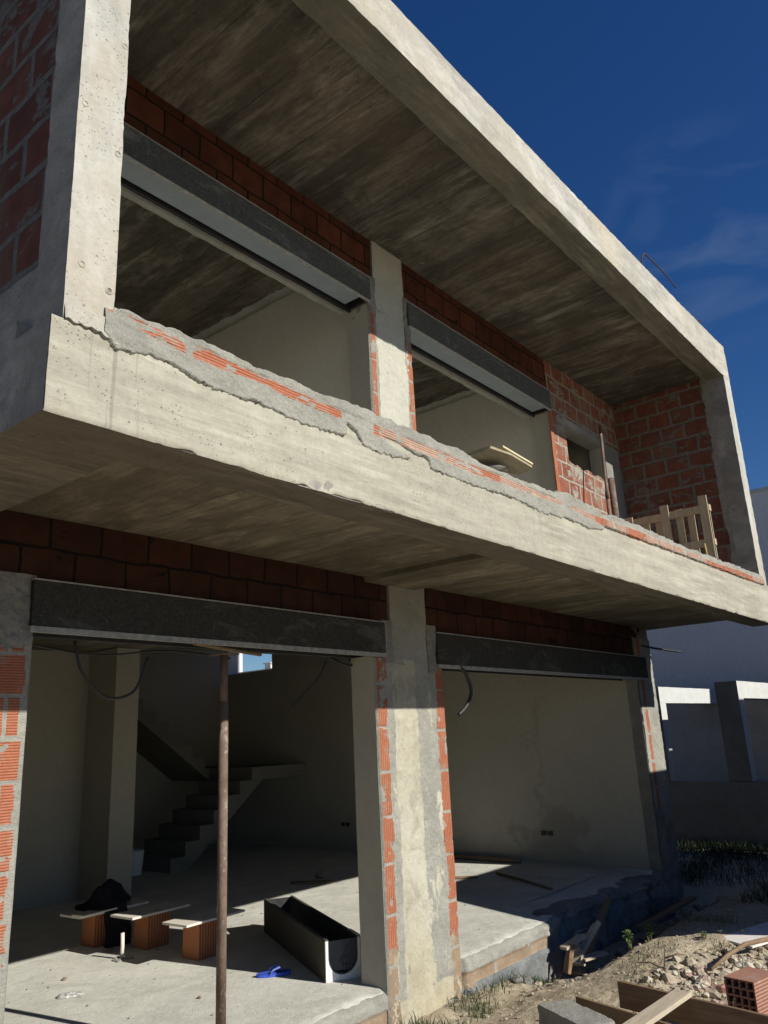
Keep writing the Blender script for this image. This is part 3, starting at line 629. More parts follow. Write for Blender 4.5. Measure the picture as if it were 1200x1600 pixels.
def pier_front(name, x0, x1, z0, z1, lb, rb, cl, cr_, joints, ytop=F_, base=False, seed=0, core=None):
    """front skin of a pier: upright clay bricks at both edges, mortar, cream concrete core"""
    def xi(z, x, sd): return x + 0.020 * f1(z, 2.6, sd, 4) + 0.014 * f1(z, 15, sd + 1, 4)
    def cls(U, V):
        a = xi(V, x0 + lb, 3 + seed); b = xi(V, cl, 5 + seed); c = xi(V, cr_, 7 + seed) + 0.03 * f1(V, 1.3, 9 + seed, 2); d = xi(V, x1 - rb, 11 + seed)
        out = np.full(U.shape, 1)
        out[(U > b) & (U < c)] = 0
        sp_ = fbm(P3(U * 14, V * 5, 0 * U + seed), 4, 33); out[(out == 0) & (sp_ > 0.55)] = 1; out[(out == 1) & (U > a) & (U < d) & (sp_ < -0.36)] = 0
        jl = np.min([np.abs(V - j - 0.006 * f1(U, 12, 2)) for j in joints], 0) < 0.009 if len(joints) else np.zeros(U.shape, bool)
        jr = np.min([np.abs(V - j + 0.035 - 0.006 * f1(U, 12, 2)) for j in joints], 0) < 0.009 if len(joints) else np.zeros(U.shape, bool)
        sm = fbm(P3(U * 11, V * 8, 0 * U + seed), 4, 50)
        out[(U < a) & ~jl & (sm < 0.36)] = 2
        out[(U > d) & ~jr & (sm < 0.33)] = 2
        if base:
            out[(out == 2) & (V < 0.42 + 0.1 * f1(U, 8, 3))] = 3
            out[(V < 0.10 + 0.06 * f1(U, 7, 5)) & (out == 1)] = 0
        out[(U < x0 + 0.009) | (U > x1 - 0.009)] = 1
        return out
    def fn(U, V):
        c = cls(U, V); n = fbm(P3(U * 24, V * 24, 0 * U), 4, 60 + seed); n2 = fbm(P3(U * 6, V * 4, 0 * U), 3, 61 + seed)
        t = np.choose(c, [0.010 + 0.005 * n2 + 0.003 * n, 0.013 + 0.008 * n + 0.005 * n2, 0.018 + 0.0015 * n, 0.014 + 0.005 * n])
        zig = 0.004 * f1(V, 21, 2)
        X = np.where(U <= x0 + 1e-6, U + zig, np.where(U >= x1 - 1e-6, U - zig, U))
        Y = ytop - t
        edge = (U <= x0 + 1e-6) | (U >= x1 - 1e-6)
        Zv = V + (np.where(V < z0 + 0.02, 0.06 * f1(U, 5, 8, 3), 0) if base else 0)
        return X, np.where(edge, ytop + 0.01, Y), Zv
    us = np.linspace(x0, x1, int((x1 - x0) / 0.009)); vs_ = np.arange(z0, z1, 0.011)
    return sheet(name, us, vs_, fn, [core or M_pillar, M_mort, M_clayv, M_clayb], H, cls)
pier_front('pier', 4.745, 5.640, -0.06, 2.50, 0.125, 0.115, 4.955, 5.275, [0.338, 0.667, 1.005, 1.329, 1.645, 1.967, 2.29], base=True)
pier_front('pier', 4.865, 5.485, 3.48, 5.64, 0.075, 0.07, 4.975, 5.375, [4.45, 4.78, 5.10, 5.43], seed=20, core=M_pillu)
# ragged dark mortar either side of the centre column between the boxes
for (x0, x1, za, zb) in ((4.84, 4.97, 2.46, 2.80), (5.44, 5.56, 2.40, 2.80), (4.87, 4.96, 5.55, 5.93), (5.385, 5.47, 5.38, 5.93)):
    rbox('mortar_infill', (x0, x1), (F_ - 0.022, F_ + 0.2), (za, zb), M_mortd, H, 0.012, 0.014, 16, faces='xXyzZ', seed=int(x0 * 100))

# left brick pillar, fluted courses and a plumb mortar edge
def lp_c(U, V):
    k = np.floor((V - 0.13) / 0.205); sh = np.where((k % 2) == 0, 0.0, 0.14); rz_ = (V - 0.13) / 0.205 - k
    e = 2.0 - 0.012 - 0.022 * sh * 7 * (0.6 + 0.4 * f1(V, 9, 4)) - 0.012 * np.abs(f1(V, 15, 6, 3))
    out = np.full(U.shape, 1)
    hj = (rz_ < 0.07 + 0.02 * f1(U, 9, 2)) | (rz_ > 0.95)
    vj = np.abs(((U + sh * 1.1) % 0.31) - 0.19) < 0.010
    sm = fbm(P3(U * 10, V * 14, 0 * U), 4, 71)
    out[(U < e) & ~hj & ~vj & (sm < 0.42)] = 0
    out[V > 2.42 + 0.05 * f1(U, 9, 3)] = 2
    return out
def lp_f(U, V):
    c = lp_c(U, V); n = fbm(P3(U * 26, V * 26, 0 * U), 4, 72)
    return np.where(U > 2.016, 2.020 + 0.004 * f1(V, 15, 2), U), np.where(U > 2.016, F_ + 0.01, F_ - np.choose(c, [0.013 + 0.001 * n, 0.010 + 0.007 * n, 0.012 + 0.018 * n])), V
sheet('brick_pillar', np.arange(1.30, 2.026, 0.01), np.arange(-0.1, 2.80, 0.0095), lp_f, [M_clayh, M_mort, M_mortd], H, lp_c)
rbox('brick_pillar_core', (1.30, 2.018), (F_ + 0.001, F_ + 0.23), (-0.2, 3.14), [M_mortd, M_pl], H, 0.06, 0.003, 6, mats={'X': 1, 'Y': 1})

# roller-shutter boxes
def shutter_box(x0, x1, z0, z1, under, lipz):
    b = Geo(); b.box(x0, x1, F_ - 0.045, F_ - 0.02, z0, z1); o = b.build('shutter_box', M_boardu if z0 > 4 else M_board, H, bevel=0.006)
    g2 = Geo(); g2.box(x0, x1, F_ + 0.19, F_ + 0.215, z0 - 0.02, z1)
    g2.box(x0, x0 + 0.02, F_ - 0.02, F_ + 0.19, z0 + 0.006, z1); g2.box(x1 - 0.02, x1, F_ - 0.02, F_ + 0.19, z0 + 0.006, z1); g2.box(x0 + .02, x1 - .02, F_ - 0.02, F_ + 0.19, z1 - 0.02, z1)
    g2.build('box_carcass', M_blk, o)
    g3 = Geo(); g3.box(x0 + 0.012, x1 - 0.11, F_ - 0.02, F_ + under, z0 + 0.004, z0 + 0.012); g3.build('bottom_sheet', M_alu, o)
    g4 = Geo(); g4.box(x0 - 0.004, x1 + 0.004, F_ - 0.050, F_ - 0.018, z0 - lipz, z0); g4.box(x0 - 0.006, x1 + 0.006, F_ - 0.050, F_ - 0.02, z1, z1 + 0.008); g4.box(x1, x1 + 0.010, F_ - 0.050, F_ - 0.02, z0, z1)
    g4.build('metal_edge', M_lip, o)
    return o
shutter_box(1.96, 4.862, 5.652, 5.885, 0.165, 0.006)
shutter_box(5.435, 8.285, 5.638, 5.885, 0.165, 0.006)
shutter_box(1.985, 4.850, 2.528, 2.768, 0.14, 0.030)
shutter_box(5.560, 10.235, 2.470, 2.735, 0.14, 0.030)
for (x0, x1, z) in ((1.7, 4.80, 5.605), (5.47, 8.22, 5.585), (2.0, 4.80, 2.555), (5.6, 10.0, 2.46)):
    rbox('inner_lintel', (x0, x1), (F_ + 0.217, F_ + 0.27), (z, 6.34 if z > 4 else 3.13), M_mort if z > 4 else M_grey, H, 0.03, 0.010, 12, faces='xXyYz', seed=int(z * 100))
for x in (2.9, 3.6):
    pass

# interior: upper rooms
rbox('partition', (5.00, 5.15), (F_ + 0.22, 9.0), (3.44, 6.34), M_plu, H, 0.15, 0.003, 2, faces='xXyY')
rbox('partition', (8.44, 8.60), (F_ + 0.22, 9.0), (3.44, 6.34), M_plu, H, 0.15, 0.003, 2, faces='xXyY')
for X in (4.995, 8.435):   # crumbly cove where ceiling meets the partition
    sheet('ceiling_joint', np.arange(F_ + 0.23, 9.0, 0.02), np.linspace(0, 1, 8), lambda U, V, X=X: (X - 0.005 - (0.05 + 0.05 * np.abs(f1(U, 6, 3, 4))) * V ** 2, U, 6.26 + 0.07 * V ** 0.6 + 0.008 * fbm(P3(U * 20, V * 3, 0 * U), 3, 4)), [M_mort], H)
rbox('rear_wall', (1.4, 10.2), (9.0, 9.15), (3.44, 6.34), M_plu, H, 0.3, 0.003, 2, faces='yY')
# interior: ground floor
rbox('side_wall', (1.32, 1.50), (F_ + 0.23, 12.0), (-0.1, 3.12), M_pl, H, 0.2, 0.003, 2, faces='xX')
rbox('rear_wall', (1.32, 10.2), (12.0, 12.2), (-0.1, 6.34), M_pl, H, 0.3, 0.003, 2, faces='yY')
rbox('end_wall', (9.956, 10.18), (F_ + 0.151, 12.0), (-0.1, 3.12), M_pls, H, 0.10, 0.004, 2, faces='xXy')
rbox('end_wall', (9.95, 10.18), (F_ + 0.25, 10.72), (3.12, 6.34), M_pl, H, 0.2, 0.003, 2, faces='xXyYz')
rbox('end_wall', (9.951, 10.18), (10.72, 12.0), (3.12, 3.165), M_pl, H, 0.1, 0.003, 2, faces='xXZ')
rbox('end_wall', (9.95, 10.18), (10.72, 12.0), (4.35, 6.34), M_pl, H, 0.2, 0.003, 2, faces='xXz')
rbox('end_wall', (9.95, 10.18), (11.93, 12.0), (3.165, 4.35), M_white, H, 0.1, 0.003, 2, faces='xXy')  # white colour stands for the light falling on the window jamb
rbox('inner_partition', (1.5, 5.57), (9.42, 9.55), (0.2, 3.12), M_pl, H, 0.15, 0.003, 2, faces='yYX')
rbox('inner_column', (5.57, 5.90), (8.80, 9.55), (0.2, 3.12), M_pl, H, 0.08, 0.003, 3, faces='xXyY')
# ceiling of the stair void is the roof slab; front end post of the ground floor
def post(U, V):
    n = fbm(P3(U * 24, V * 22, 0 * U), 4, 82)
    ed = U >= 10.52; n = n * 1.0
    return U + np.where(ed, 0.012 * f1(V, 4, 3, 4), 0), np.where(ed, F_ + 0.2, F_ - 0.010 - 0.008 * n), V
def post_m(U, V):
    e = 10.15 + 0.015 * f1(V, 6, 2, 3); j = np.min([np.abs(V - q) for q in (0.5, 0.83, 1.15, 1.45, 1.78, 2.1)], 0) < 0.014
    out = np.full(U.shape, 1); out[(U < e) & (U > 10.06) & ~j & (V > 0.75)] = 0
    out[V < 0.9 + 0.12 * f1(U, 9, 7)] = 2
    return out
sheet('end_post', np.concatenate([np.arange(9.96, 10.52, 0.012), [10.525]]), np.arange(-0.35, 2.98, 0.013), post, [M_clayv, M_mort, M_bumd], H, post_m)
rbox('end_post_core', (9.952, 10.50), (F_ + 0.001, F_ + 0.15), (-0.35, 3.12), [M_mortd, M_grey], H, 0.05, 0.008, 8, mats={'x': 0, 'X': 1})

# ground-floor slab with broken front edge, brown brick course and bitumen below
def slab_line(x):     # the front edge wanders back towards the end post
    pb = np.clip((x - 4.70) / 0.03, 0, 1) * np.clip((5.69 - x) / 0.03, 0, 1)
    return F_ + 0.05 * pb - 0.02 + 0.20 * np.clip((x - 7.0) / 0.5, 0, 1) * np.exp(-((x - 8.2) / 1.1) ** 2) + 0.02 * f1(x, 4, 3, 3) * np.clip((x - 6.6), 0.25, 1)
def sl_f(U, V):
    v = V; zt = 0.21
    y0 = slab_line(U)
    front = v < 1; Zf = -0.50 + 0.70 * v; rough = np.where(U > 6.9, 2.0, 1.0)
    n = fbm(P3(U * 15, Zf * 18, 0 * U), 4, 90); nb = fbm(P3(U * 5, Zf * 5, 0 * U), 3, 92)
    prot = np.where(Zf < 0.0, 0.020, np.where(Zf < 0.095, 0.0, 0.016)) + (np.where(Zf < 0.095, 0.006, 0.016) * n + 0.014 * nb) * rough
    chip = np.clip((v - 0.93) / 0.07, 0, 1) ** 2 * 0.030 * (1 + 1.3 * f1(U, 9, 4, 4))
    Yf = y0 - prot + chip
    tb = (v - 1) * 0.5; Yb = y0 - 0.01 + 0.030 * (1 + 1.3 * f1(U, 9, 4, 4)) + tb
    sag = np.where(U > 6.9, 0.025, 0.014) * fbm(P3(U * 11, tb * 11, 0 * U), 5, 94) * np.exp(-tb / 0.12) - 0.012 * np.exp(-tb / 0.03) - np.clip((U - 7.2), 0, 0.8) * 0.09 * np.exp(-tb / 0.22) * (U < 9.9)
    Z = np.where(front, Zf + np.minimum(0, zt - Zf), zt + sag)
    Zf2 = np.where(front & (v > 0.8), Zf + (sag_at(U) - 0) * (v - 0.8) / 0.2, Zf)
    return U, np.where(front, Yf, Yb), np.where(front, Zf2, zt + sag)
def sag_at(U):
    return 0.01 + np.where(U > 6.9, 0.025, 0.014) * fbm(P3(U * 11, 0 * U, 0 * U), 5, 94) - 0.012 - np.clip((U - 7.2), 0, 0.8) * 0.09 * (U < 9.9)
def sl_m(U, V):
    Z = -0.5 + 0.70 * V; out = np.full(U.shape, 0)
    out[(V < 1) & (Z < 0.10 + 0.008 * f1(U, 6, 3))] = 1
    j = (np.abs(((U + 0.1 + 0.1 * np.floor(U)) % 0.62) - 0.3) > 0.30); out[(out == 1) & j] = 2
    out[(V < 1) & (Z < 0.0 + 0.012 * f1(U, 9, 5))] = 3
    out[(V < 1) & (U > 7.05 + 0.1 * f1(Z, 9, 3))] = 3
    out[(out == 3) & (fbm(P3(U * 4, Z * 5, 0 * U), 3, 6) > 0.12)] = 5
    out[(V >= 1) & (U > 7.15 + 0.35 * (V - 1) + 0.25 * fbm(P3(U * 3, V * 3, 0 * U), 3, 7)) & (V < 1.35 + 0.35 * fbm(P3(U * 2, V, 0 * U), 3, 9)) & (U < 10)] = 5
    out[(V < 1) & (V > 0.87) & (U < 7)] = 4
    return out
sheet('ground_slab', np.arange(1.5, 10.3, 0.016), np.concatenate([np.linspace(0, 1, 44), 1 + np.linspace(0.02, 1.24, 32)]), sl_f, [M_floor, M_clayb, M_mort, M_bum, M_mort, M_bumd], H, sl_m)
rbox('floor_screed', (1.4, 10.18), (F_ + 0.56, 12.1), (0.0, 0.2090), M_floor, H, 0.12, 0.0015, 3, faces='Z')

gr_ = Geo(); rs_ = np.random.RandomState(77)
for k in range(260):
    x = rs_.uniform(2.2, 9.6); y = rs_.uniform(4.3, 8.0); V_, F2 = stone(0.003 + 0.011 * rs_.rand() ** 3, 7000 + k, 0.6); gr_.add(V_ + np.array([x, y, 0.2125]), F2, rs_.randint(2))
o = gr_.build('floor_grit', [M_mortd, M_mort], None); tag(o, 'grit and crumbs scattered over the floor screed', 'grit', kind='stuff')
# staircase: two flights and a landing
st = Geo(); prof = [(7.25, 0.21)]
n1 = 7; rise = (1.53 - 0.21) / n1; run = (8.75 - 7.25) / (n1 - 1)
for k in range(n1):
    prof += [(7.25 + k * run, 0.21 + (k + 1) * rise), (7.25 + (k + 1) * run, 0.21 + (k + 1) * rise)]
prof = prof[:-1] + [(9.94, 1.53), (9.94, 1.34), (8.98, 1.34), (7.55, 0.21)]
st.prism(prof, 1, 9.9, 10.9); o = st.build('stair_flight', M_stair, H)
st = Geo(); prof = [(9.94, 1.335), (9.94, 1.528), (8.65, 1.528)]; n2 = 9; rise2 = (3.2 - 1.53) / n2; run2 = 0.245
for k in range(n2): prof += [(8.65 - k * run2, 1.53 + (k + 1) * rise2), (8.65 - (k + 1) * run2, 1.53 + (k + 1) * rise2)]
prof += [(8.65 - n2 * run2, 1.53 + n2 * rise2 - 0.22), (8.75, 1.335)]
st.prism(prof, 1, 10.95, 11.95); st.build('stair_flight', M_stair, H)
# wall box sockets
for (x, y, z) in ((9.944, 5.47, 0.55), (9.944, 9.05, 0.56)):
    s = Geo(); s.box(x - 0.004, x + 0.002, y, y + 0.07, z, z + 0.055); s.box(x - 0.004, x + 0.002, y - 0.10, y - 0.03, z, z + 0.055); s.build('socket_box', M_blk, H)
# cables and rods still hanging from the house
def cable(pts, r, mat=M_blk, parent=H, name='cable'):
    P = [Vector(p) for p in pts]; out = []
    for i in range(len(P) - 1):
        p0, p1, p2, p3 = P[max(i - 1, 0)], P[i], P[i + 1], P[min(i + 2, len(P) - 1)]
        for k in range(6):
            t = k / 6; out.append(0.5 * ((2 * p1) + (-p0 + p2) * t + (2 * p0 - 5 * p1 + 4 * p2 - p3) * t * t + (-p0 + 3 * p1 - 3 * p2 + p3) * t ** 3))
    out.append(P[-1]); g_ = Geo(); g_.tube(out, r, 8); return g_.build(name, mat, parent, True)
cable([(2.44, 4.3, 2.52), (2.50, 4.3, 2.34), (2.66, 4.3, 2.20), (2.85, 4.3, 2.24), (2.94, 4.3, 2.45)], 0.009)
cable([(4.62, 4.35, 2.5), (4.52, 4.35, 2.36), (4.36, 4.35, 2.24), (4.24, 4.35, 2.15)], 0.005)
cable([(5.86, F_ - 0.03, 2.48), (5.93, F_ - 0.06, 2.40), (5.97, F_ - 0.08, 2.25), (5.90, F_ - 0.07, 2.13), (5.78, F_ - 0.06, 2.05)], 0.016)
cable([(4.60, 4.28, 2.52), (4.66, 4.2, 2.46), (4.78, 4.2, 2.46), (4.82, 4.28, 2.51)], 0.010)
cable([(10.2, F_, 2.90), (10.45, F_ - 0.1, 2.86), (10.7, F_ - 0.35, 2.80)], 0.014)
cable([(2.1, 4.32, 2.50), (2.6, 4.34, 2.45), (3.1, 4.33, 2.50), (3.6, 4.3, 2.47)], 0.006)
cable([(8.0, 2.52, 6.66), (8.03, 2.5, 6.95), (8.15, 2.5, 7.10), (8.33, 2.5, 7.125), (8.75, 2.49, 7.13), (9.2, 2.5, 7.13)], 0.008, M_bar, H, 'rebar')
cable([(9.55, 2.42, 6.66), (9.56, 2.40, 6.78), (9.66, 2.38, 6.80)], 0.006, M_bar, H, 'rebar')
cable([(3.0, F_ - 0.04, 2.50), (3.35, 4.0, 2.485), (3.7, 4.1, 2.48)], 0.012, M_form, H, 'wood_offcut')
# black block paints the shade inside a pour hole in the soffit
s = Geo(); s.box(1.64, 1.70, 2.66, 2.74, 3.05, 3.13); s.build('soffit_hole_shade', M_blk, H)

# ------------------------------------------------------------------ steel prop in the opening
t = thing('steel_prop', 'rusty round steel prop standing upright in the left ground-floor opening', 'steel prop', (3.375, 4.09, 0.21))
s = Geo(); s.tube([(0, 0, 0.01), (0, 0, 1.95)], 0.030, 20); s.build('outer_tube', M_rust, t, True)
s = Geo(); s.tube([(0, 0, 1.95), (0, 0, 2.25)], 0.0245, 18); s.build('inner_tube', M_rust, t, True)
s = Geo(); s.box(-0.07, 0.07, -0.07, 0.07, 2.25, 2.258); s.build('head_plate', M_rust, t)
s = Geo(); s.box(-0.075, 0.075, -0.075, 0.075, 0, 0.01); s.build('base_plate', M_rust, t)

# two props leaning on the balcony by the small window
for (a, b, r, lb) in (((8.78, 3.60, 3.44), (9.22, 3.72, 5.62), 0.018, 'thin dark steel pole leaning by the small upper window'),
                      ((8.58, 3.42, 3.44), (8.92, 3.55, 4.80), 0.040, 'short thick rusty pole standing beside the thin dark one on the balcony')):
    t = thing('leaning_pole', lb, 'pole', a); v = Vector(b) - Vector(a)
    s = Geo(); s.tube([(0, 0, 0), tuple(v * 0.5 + Vector((0.004, 0, 0))), tuple(v)], r, 14); s.build('tube', M_rust, t, True)
    s = Geo(); s.tube([tuple(v * 0.55 - v.normalized() * 0.05), tuple(v * 0.55 + v.normalized() * 0.05)], r * 1.25, 14); s.build('collar', M_bar, t, True)

# ------------------------------------------------------------------ pallets standing on edge behind the parapet
t = thing('wooden_pallet', 'pale wooden pallet stood on edge behind the parapet beside the right column', 'pallet', (9.52, 2.64, 3.44))
for y, h_ in ((0.0, 1.07), (0.47, 1.05), (0.93, 0.99)): s = Geo(); s.box(-0.022, 0.0, y, y + 0.10, 0, h_); s.build('board', M_pal, t, bevel=0.003)
for z in (0.06, 0.50, 0.92): s = Geo(); s.box(0.001, 0.078, -0.01, 1.04, z - 0.04, z + 0.04); s.build('rail', M_pal, t, bevel=0.003)
for y in (0.01, 0.20, 0.34, 0.60, 0.76, 0.92): s = Geo(); s.box(0.079, 0.098, y, y + 0.085, 0.02, 0.97 + random.uniform(-0.02, 0.04)); s.build('slat', M_pal, t, bevel=0.003)
s = Geo(); s.tube([(0, 0, 0), (-0.02, 0.02, 0.42)], 0.008, 6); o = s.build('yellow_stick', plain('yellow_wood', (0.65, 0.48, 0.14)), None, loc=(9.30, 2.66, 3.46)); tag(o, 'short yellow stick poking up in front of the pallet', 'stick')

# planks resting across the parapet
s = Geo(); s.prism([(-0.30, 0.09), (-0.27, -0.10), (-0.05, -0.115), (0.30, -0.08), (0.31, 0.04), (0.0, 0.10)], 2, 0, 0.022)
o = s.build('plaster_covered_board', wood('crusted_board', (0.26, 0.225, 0.15), (0.40, 0.36, 0.26), (2, 10, 10)), None, loc=(4.33, 2.46, 3.60), bevel=0.006); o.rotation_euler = (math.radians(-5), math.radians(-1), 0)
tag(o, 'mortar-crusted board resting askew on the parapet below the second opening', 'board')
s = Geo(); s.box(-0.24, 0.24, -0.045, 0.045, 0, 0.016)
o = s.build('short_plank', wood('yellowed_plank', (0.50, 0.43, 0.27), (0.58, 0.51, 0.34)), None, loc=(4.42, 2.41, 3.642), bevel=0.003); o.rotation_euler = (math.radians(-5), math.radians(-1), 0.1)
tag(o, 'short pale yellowish plank lying on top of the mortar-crusted board', 'plank')
s = Geo(); Vs, Fs = stone(0.11, 5, 0.8); s.add(Vs * np.array([1.9, 0.9, 0.75]), Fs); o = s.build('dark_lump', M_mortd, None, loc=(4.30, 2.49, 3.545)); tag(o, 'dark mortar lump wedged under the crusted board on the parapet', 'mortar lump')

# ------------------------------------------------------------------ brick-and-board benches on the floor
def hollow_brick(loc, sx, sy, sz, label, mat=M_hollow, cells=(3, 4), rz=0.0, group=None, name='hollow_brick', holes='Z', broken=False):
    """extruded clay block; holes run along the given axis and are real openings"""
    g_ = Geo(); a, b = cells; dims = {'X': sx, 'Y': sy, 'Z': sz}; o = [k for k in 'XYZ' if k != holes]
    U, Wd, Ln = dims[o[0]], dims[o[1]], dims[holes]; w_ = 0.010
    def bx(u0, u1, v0, v1, l0, l1, m=0):
        d = {o[0]: (u0, u1), o[1]: (v0, v1), holes: (l0, l1)}; g_.box(*d['X'], *d['Y'], *d['Z'], m=m)
    for i in range(a + 1):
        u = (U - w_) * i / a; bx(u, u + w_, 0, Wd, 0, Ln)
    for j in range(b + 1):
        v = (Wd - w_) * j / b
        for i in range(a):
            u = (U - w_) * i / a + w_; u2 = (U - w_) * (i + 1) / a; bx(u, u2, v + (0.0 if 0 < j < b else 0), v + w_, 0.0015, Ln - 0.0015)
    ob = g_.build(name, [mat, M_void], None, loc=loc); ob.rotation_euler = (0, 0, rz)
    return tag(ob, label, 'brick', group)
bl = ['upright orange hollow brick under the black cloth, farthest left', 'upright orange hollow brick with a white smear, middle of the three', 'upright orange hollow brick nearest the steel prop, carrying a board']
for i, (x, y) in enumerate(((4.34, 7.02), (4.54, 6.50), (4.54, 5.79))):
    hollow_brick((x, y, 0.211), 0.23, 0.20, 0.30, bl[i], rz=0.02 * i)
def board(name, label, cx_, cy_, z, lx, ly, rz, th=0.018, mat=M_tile, cat='board', rx=0.0):
    s_ = Geo(); s_.box(-lx / 2, lx / 2, -ly / 2, ly / 2, 0, th); ob = s_.build(name, mat, None, loc=(cx_, cy_, z), bevel=0.002); ob.rotation_euler = (rx, 0, rz); return tag(ob, label, cat)
board('pale_board', 'pale board laid flat on the brick nearest the steel prop', 4.62, 5.82, 0.512, 0.64, 0.30, 0.06)
board('pale_board', 'pale board laid flat on the middle upright brick', 4.57, 6.50, 0.512, 0.62, 0.31, 0.05)
board('pale_board', 'pale board under the black cloth, on the farthest upright brick', 4.42, 6.98, 0.512, 0.72, 0.30, 0.05)
board('pale_board', 'second pale board jutting left beneath the one under the black cloth', 4.24, 6.86, 0.532, 0.36, 0.16, 0.12, 0.012)
# black jacket draped over the far bench
us = np.linspace(-0.30, 0.34, 60); vs_ = np.linspace(0, 1, 50)
def drape(U, V):
    # V 0 hangs in front (-y), V 0.55.. lies over the board
    hang = np.clip(0.45 - V, 0, 1) / 0.45; lie = np.clip(V - 0.45, 0, 1) / 0.55
    wd = 0.34 + 0.42 * np.clip(lie * 2, 0, 1)
    X = U * wd + 0.02 * np.sin(V * 9); Y = -0.17 - 0.03 * hang + 0.32 * lie - 0.02 * np.sin(U * 60) * hang
    Z = 0.565 - 0.33 * hang + 0.13 * np.sin(np.clip(lie, 0, 1) * math.pi) * np.exp(-((U - 0.03) / 0.24) ** 4) * (0.9 + 0.9 * fbm(P3(U * 5.5, V * 3.2, 0 * U), 2, 5)) + 0.012 * fbm(P3(U * 16, V * 9, 0 * U), 2, 6)
    return X, Y, Z
o = sheet('black_jacket', us, vs_, drape, [M_cloth], None); o.location = (4.42, 6.98, 0.0); sm_ = o.modifiers.new('thickness', 'SOLIDIFY'); sm_.thickness = 0.035
tag(o, 'crumpled black jacket draped over the farthest bench board', 'jacket')
# pipe stub in its mortar patch
t = thing('pipe_stub', 'short pale pipe stub standing out of the floor in a mortar patch', 'pipe', (4.25, 6.44, 0.21))
s = Geo(); s.tube([(0, 0, 0), (0.004, 0, 0.10), (0.0, 0, 0.20)], 0.016, 12); s.build('pipe', M_tile, t, True)
s = Geo()
for k in range(8):
    V_, F2 = stone(0.035, 50 + k, 0.5); s.add(V_ + np.array([random.uniform(-.06, .06), random.uniform(-.05, .05), 0.005]), F2)
s.build('mortar_patch', M_mort, t)

# ------------------------------------------------------------------ shutter casing offcut (trough)
a0 = Vector((4.865, 4.31, 0.2115)); d = Vector((0.88, 1.62, 0)); Lg = d.length; rz = math.atan2(d.y, d.x)
t = thing('shutter_casing_trough', 'long charcoal shutter casing lying open side up, white foam end beside the pier', 'casing', a0, None, rz)
W0, H0, tk = 0.27, 0.27, 0.020
s = Geo(); s.box(0, Lg, W0 - 0.0, W0 + 0.006, 0, H0); s.box(0, Lg, -W0 * 0 - 0.006, 0.0, 0, H0); s.build('outer_skin', M_tray, t)
prof = []
nseg = 10
outer = [(0.0, H0 - 0.002), (0.0, 0.0), (W0, 0.0), (W0, H0 - 0.002)]
inner = [(W0 - tk, H0 - 0.002)] + [(W0 / 2 + (W0 / 2 - tk) * math.cos(-math.pi * k / nseg), 0.035 + 0.11 + 0.11 * math.sin(-math.pi * k / nseg)) for k in range(nseg + 1)] + [(tk, H0 - 0.002)]
s = Geo(); s.prism(outer + inner, 0, 0, Lg); s.build('foam_channel', M_eps, t)
s = Geo(); inn2 = [(W0 - tk - 0.001, H0 + 0.002)] + [(W0 / 2 + (W0 / 2 - tk - 0.001) * math.cos(-math.pi * k / nseg), 0.036 + 0.11 + 0.109 * math.sin(-math.pi * k / nseg)) for k in range(nseg + 1)] + [(tk + 0.001, H0 + 0.002)]
inn3 = [(tk + 0.006, H0 + 0.002)] + [(W0 / 2 + (W0 / 2 - tk - 0.007) * math.cos(math.pi + math.pi * k / nseg), 0.04 + 0.11 + 0.105 * math.sin(math.pi + math.pi * k / nseg)) for k in range(nseg + 1)] + [(W0 - tk - 0.006, H0 + 0.002)]
s.prism(inn2 + inn3, 0, 0.004, Lg - 0.02); s.build('inner_lining', M_lin, t)
for nm, y in (('top_rail', 0.0), ('top_rail', W0 - tk)):
    s = Geo(); s.box(0.0, Lg, y - 0.002, y + tk + 0.002, H0 + 0.002, H0 + 0.008); s.build(nm, M_lin, t)
s = Geo(); s.box(0.0, 0.22, -0.004, tk, H0 + 0.009, H0 + 0.014); s.build('pale_corner', M_eps, t)
s = Geo(); s.box(0.026, 0.032, tk + 0.008, W0 - tk - 0.008, 0.06, H0 - 0.01); s.tube([(0.02, 0.06, 0.07), (0.02, 0.14, 0.15), (0.02, 0.06, 0.24)], 0.006, 6); s.tube([(0.02, 0.12, 0.06), (0.02, 0.12, 0.25)], 0.006, 6)
s.tube([(0.015, 0.12 + 0.03 * math.cos(k / 8 * 6.283), 0.12 + 0.03 * math.sin(k / 8 * 6.283)) for k in range(9)], 0.005, 6)
s.build('end_cap', plain('dark_grey_plastic', (0.06, 0.065, 0.075), None, 0.4, 0.5), t)
s = Geo(); s.box(Lg - 0.018, Lg - 0.010, tk, W0 - tk, 0.06, H0); s.build('end_cap', M_blk, t)

# flip-flop
t = thing('flip_flop', 'single blue rubber flip-flop on the floor in front of the trough', 'flip-flop', (4.57, 4.93, 0.211), None, math.radians(-35))
g_ = Geo(); pts = []
for k in range(28):
    a = 2 * math.pi * k / 28; x = math.cos(a) * 0.13; wv = 0.050 + 0.012 * math.cos(a) if True else 0; pts.append((x, math.sin(a) * wv * (1 - 0.12 * math.exp(-((x + 0.01) / 0.05) ** 2))))
g_.prism(pts, 2, 0, 0.022); g_.build('sole', M_blue, t, bevel=0.003)
s = Geo()
for sy in (-1, 1): s.tube([(0.075, 0, 0.022), (0.04, sy * 0.025, 0.055), (-0.01, sy * 0.045, 0.045), (-0.035, sy * 0.05, 0.018)], [0.006, 0.008, 0.007, 0.005], 8)
s.build('strap', plain('pale_blue_rubber', (0.12, 0.18, 0.52)), t, True)
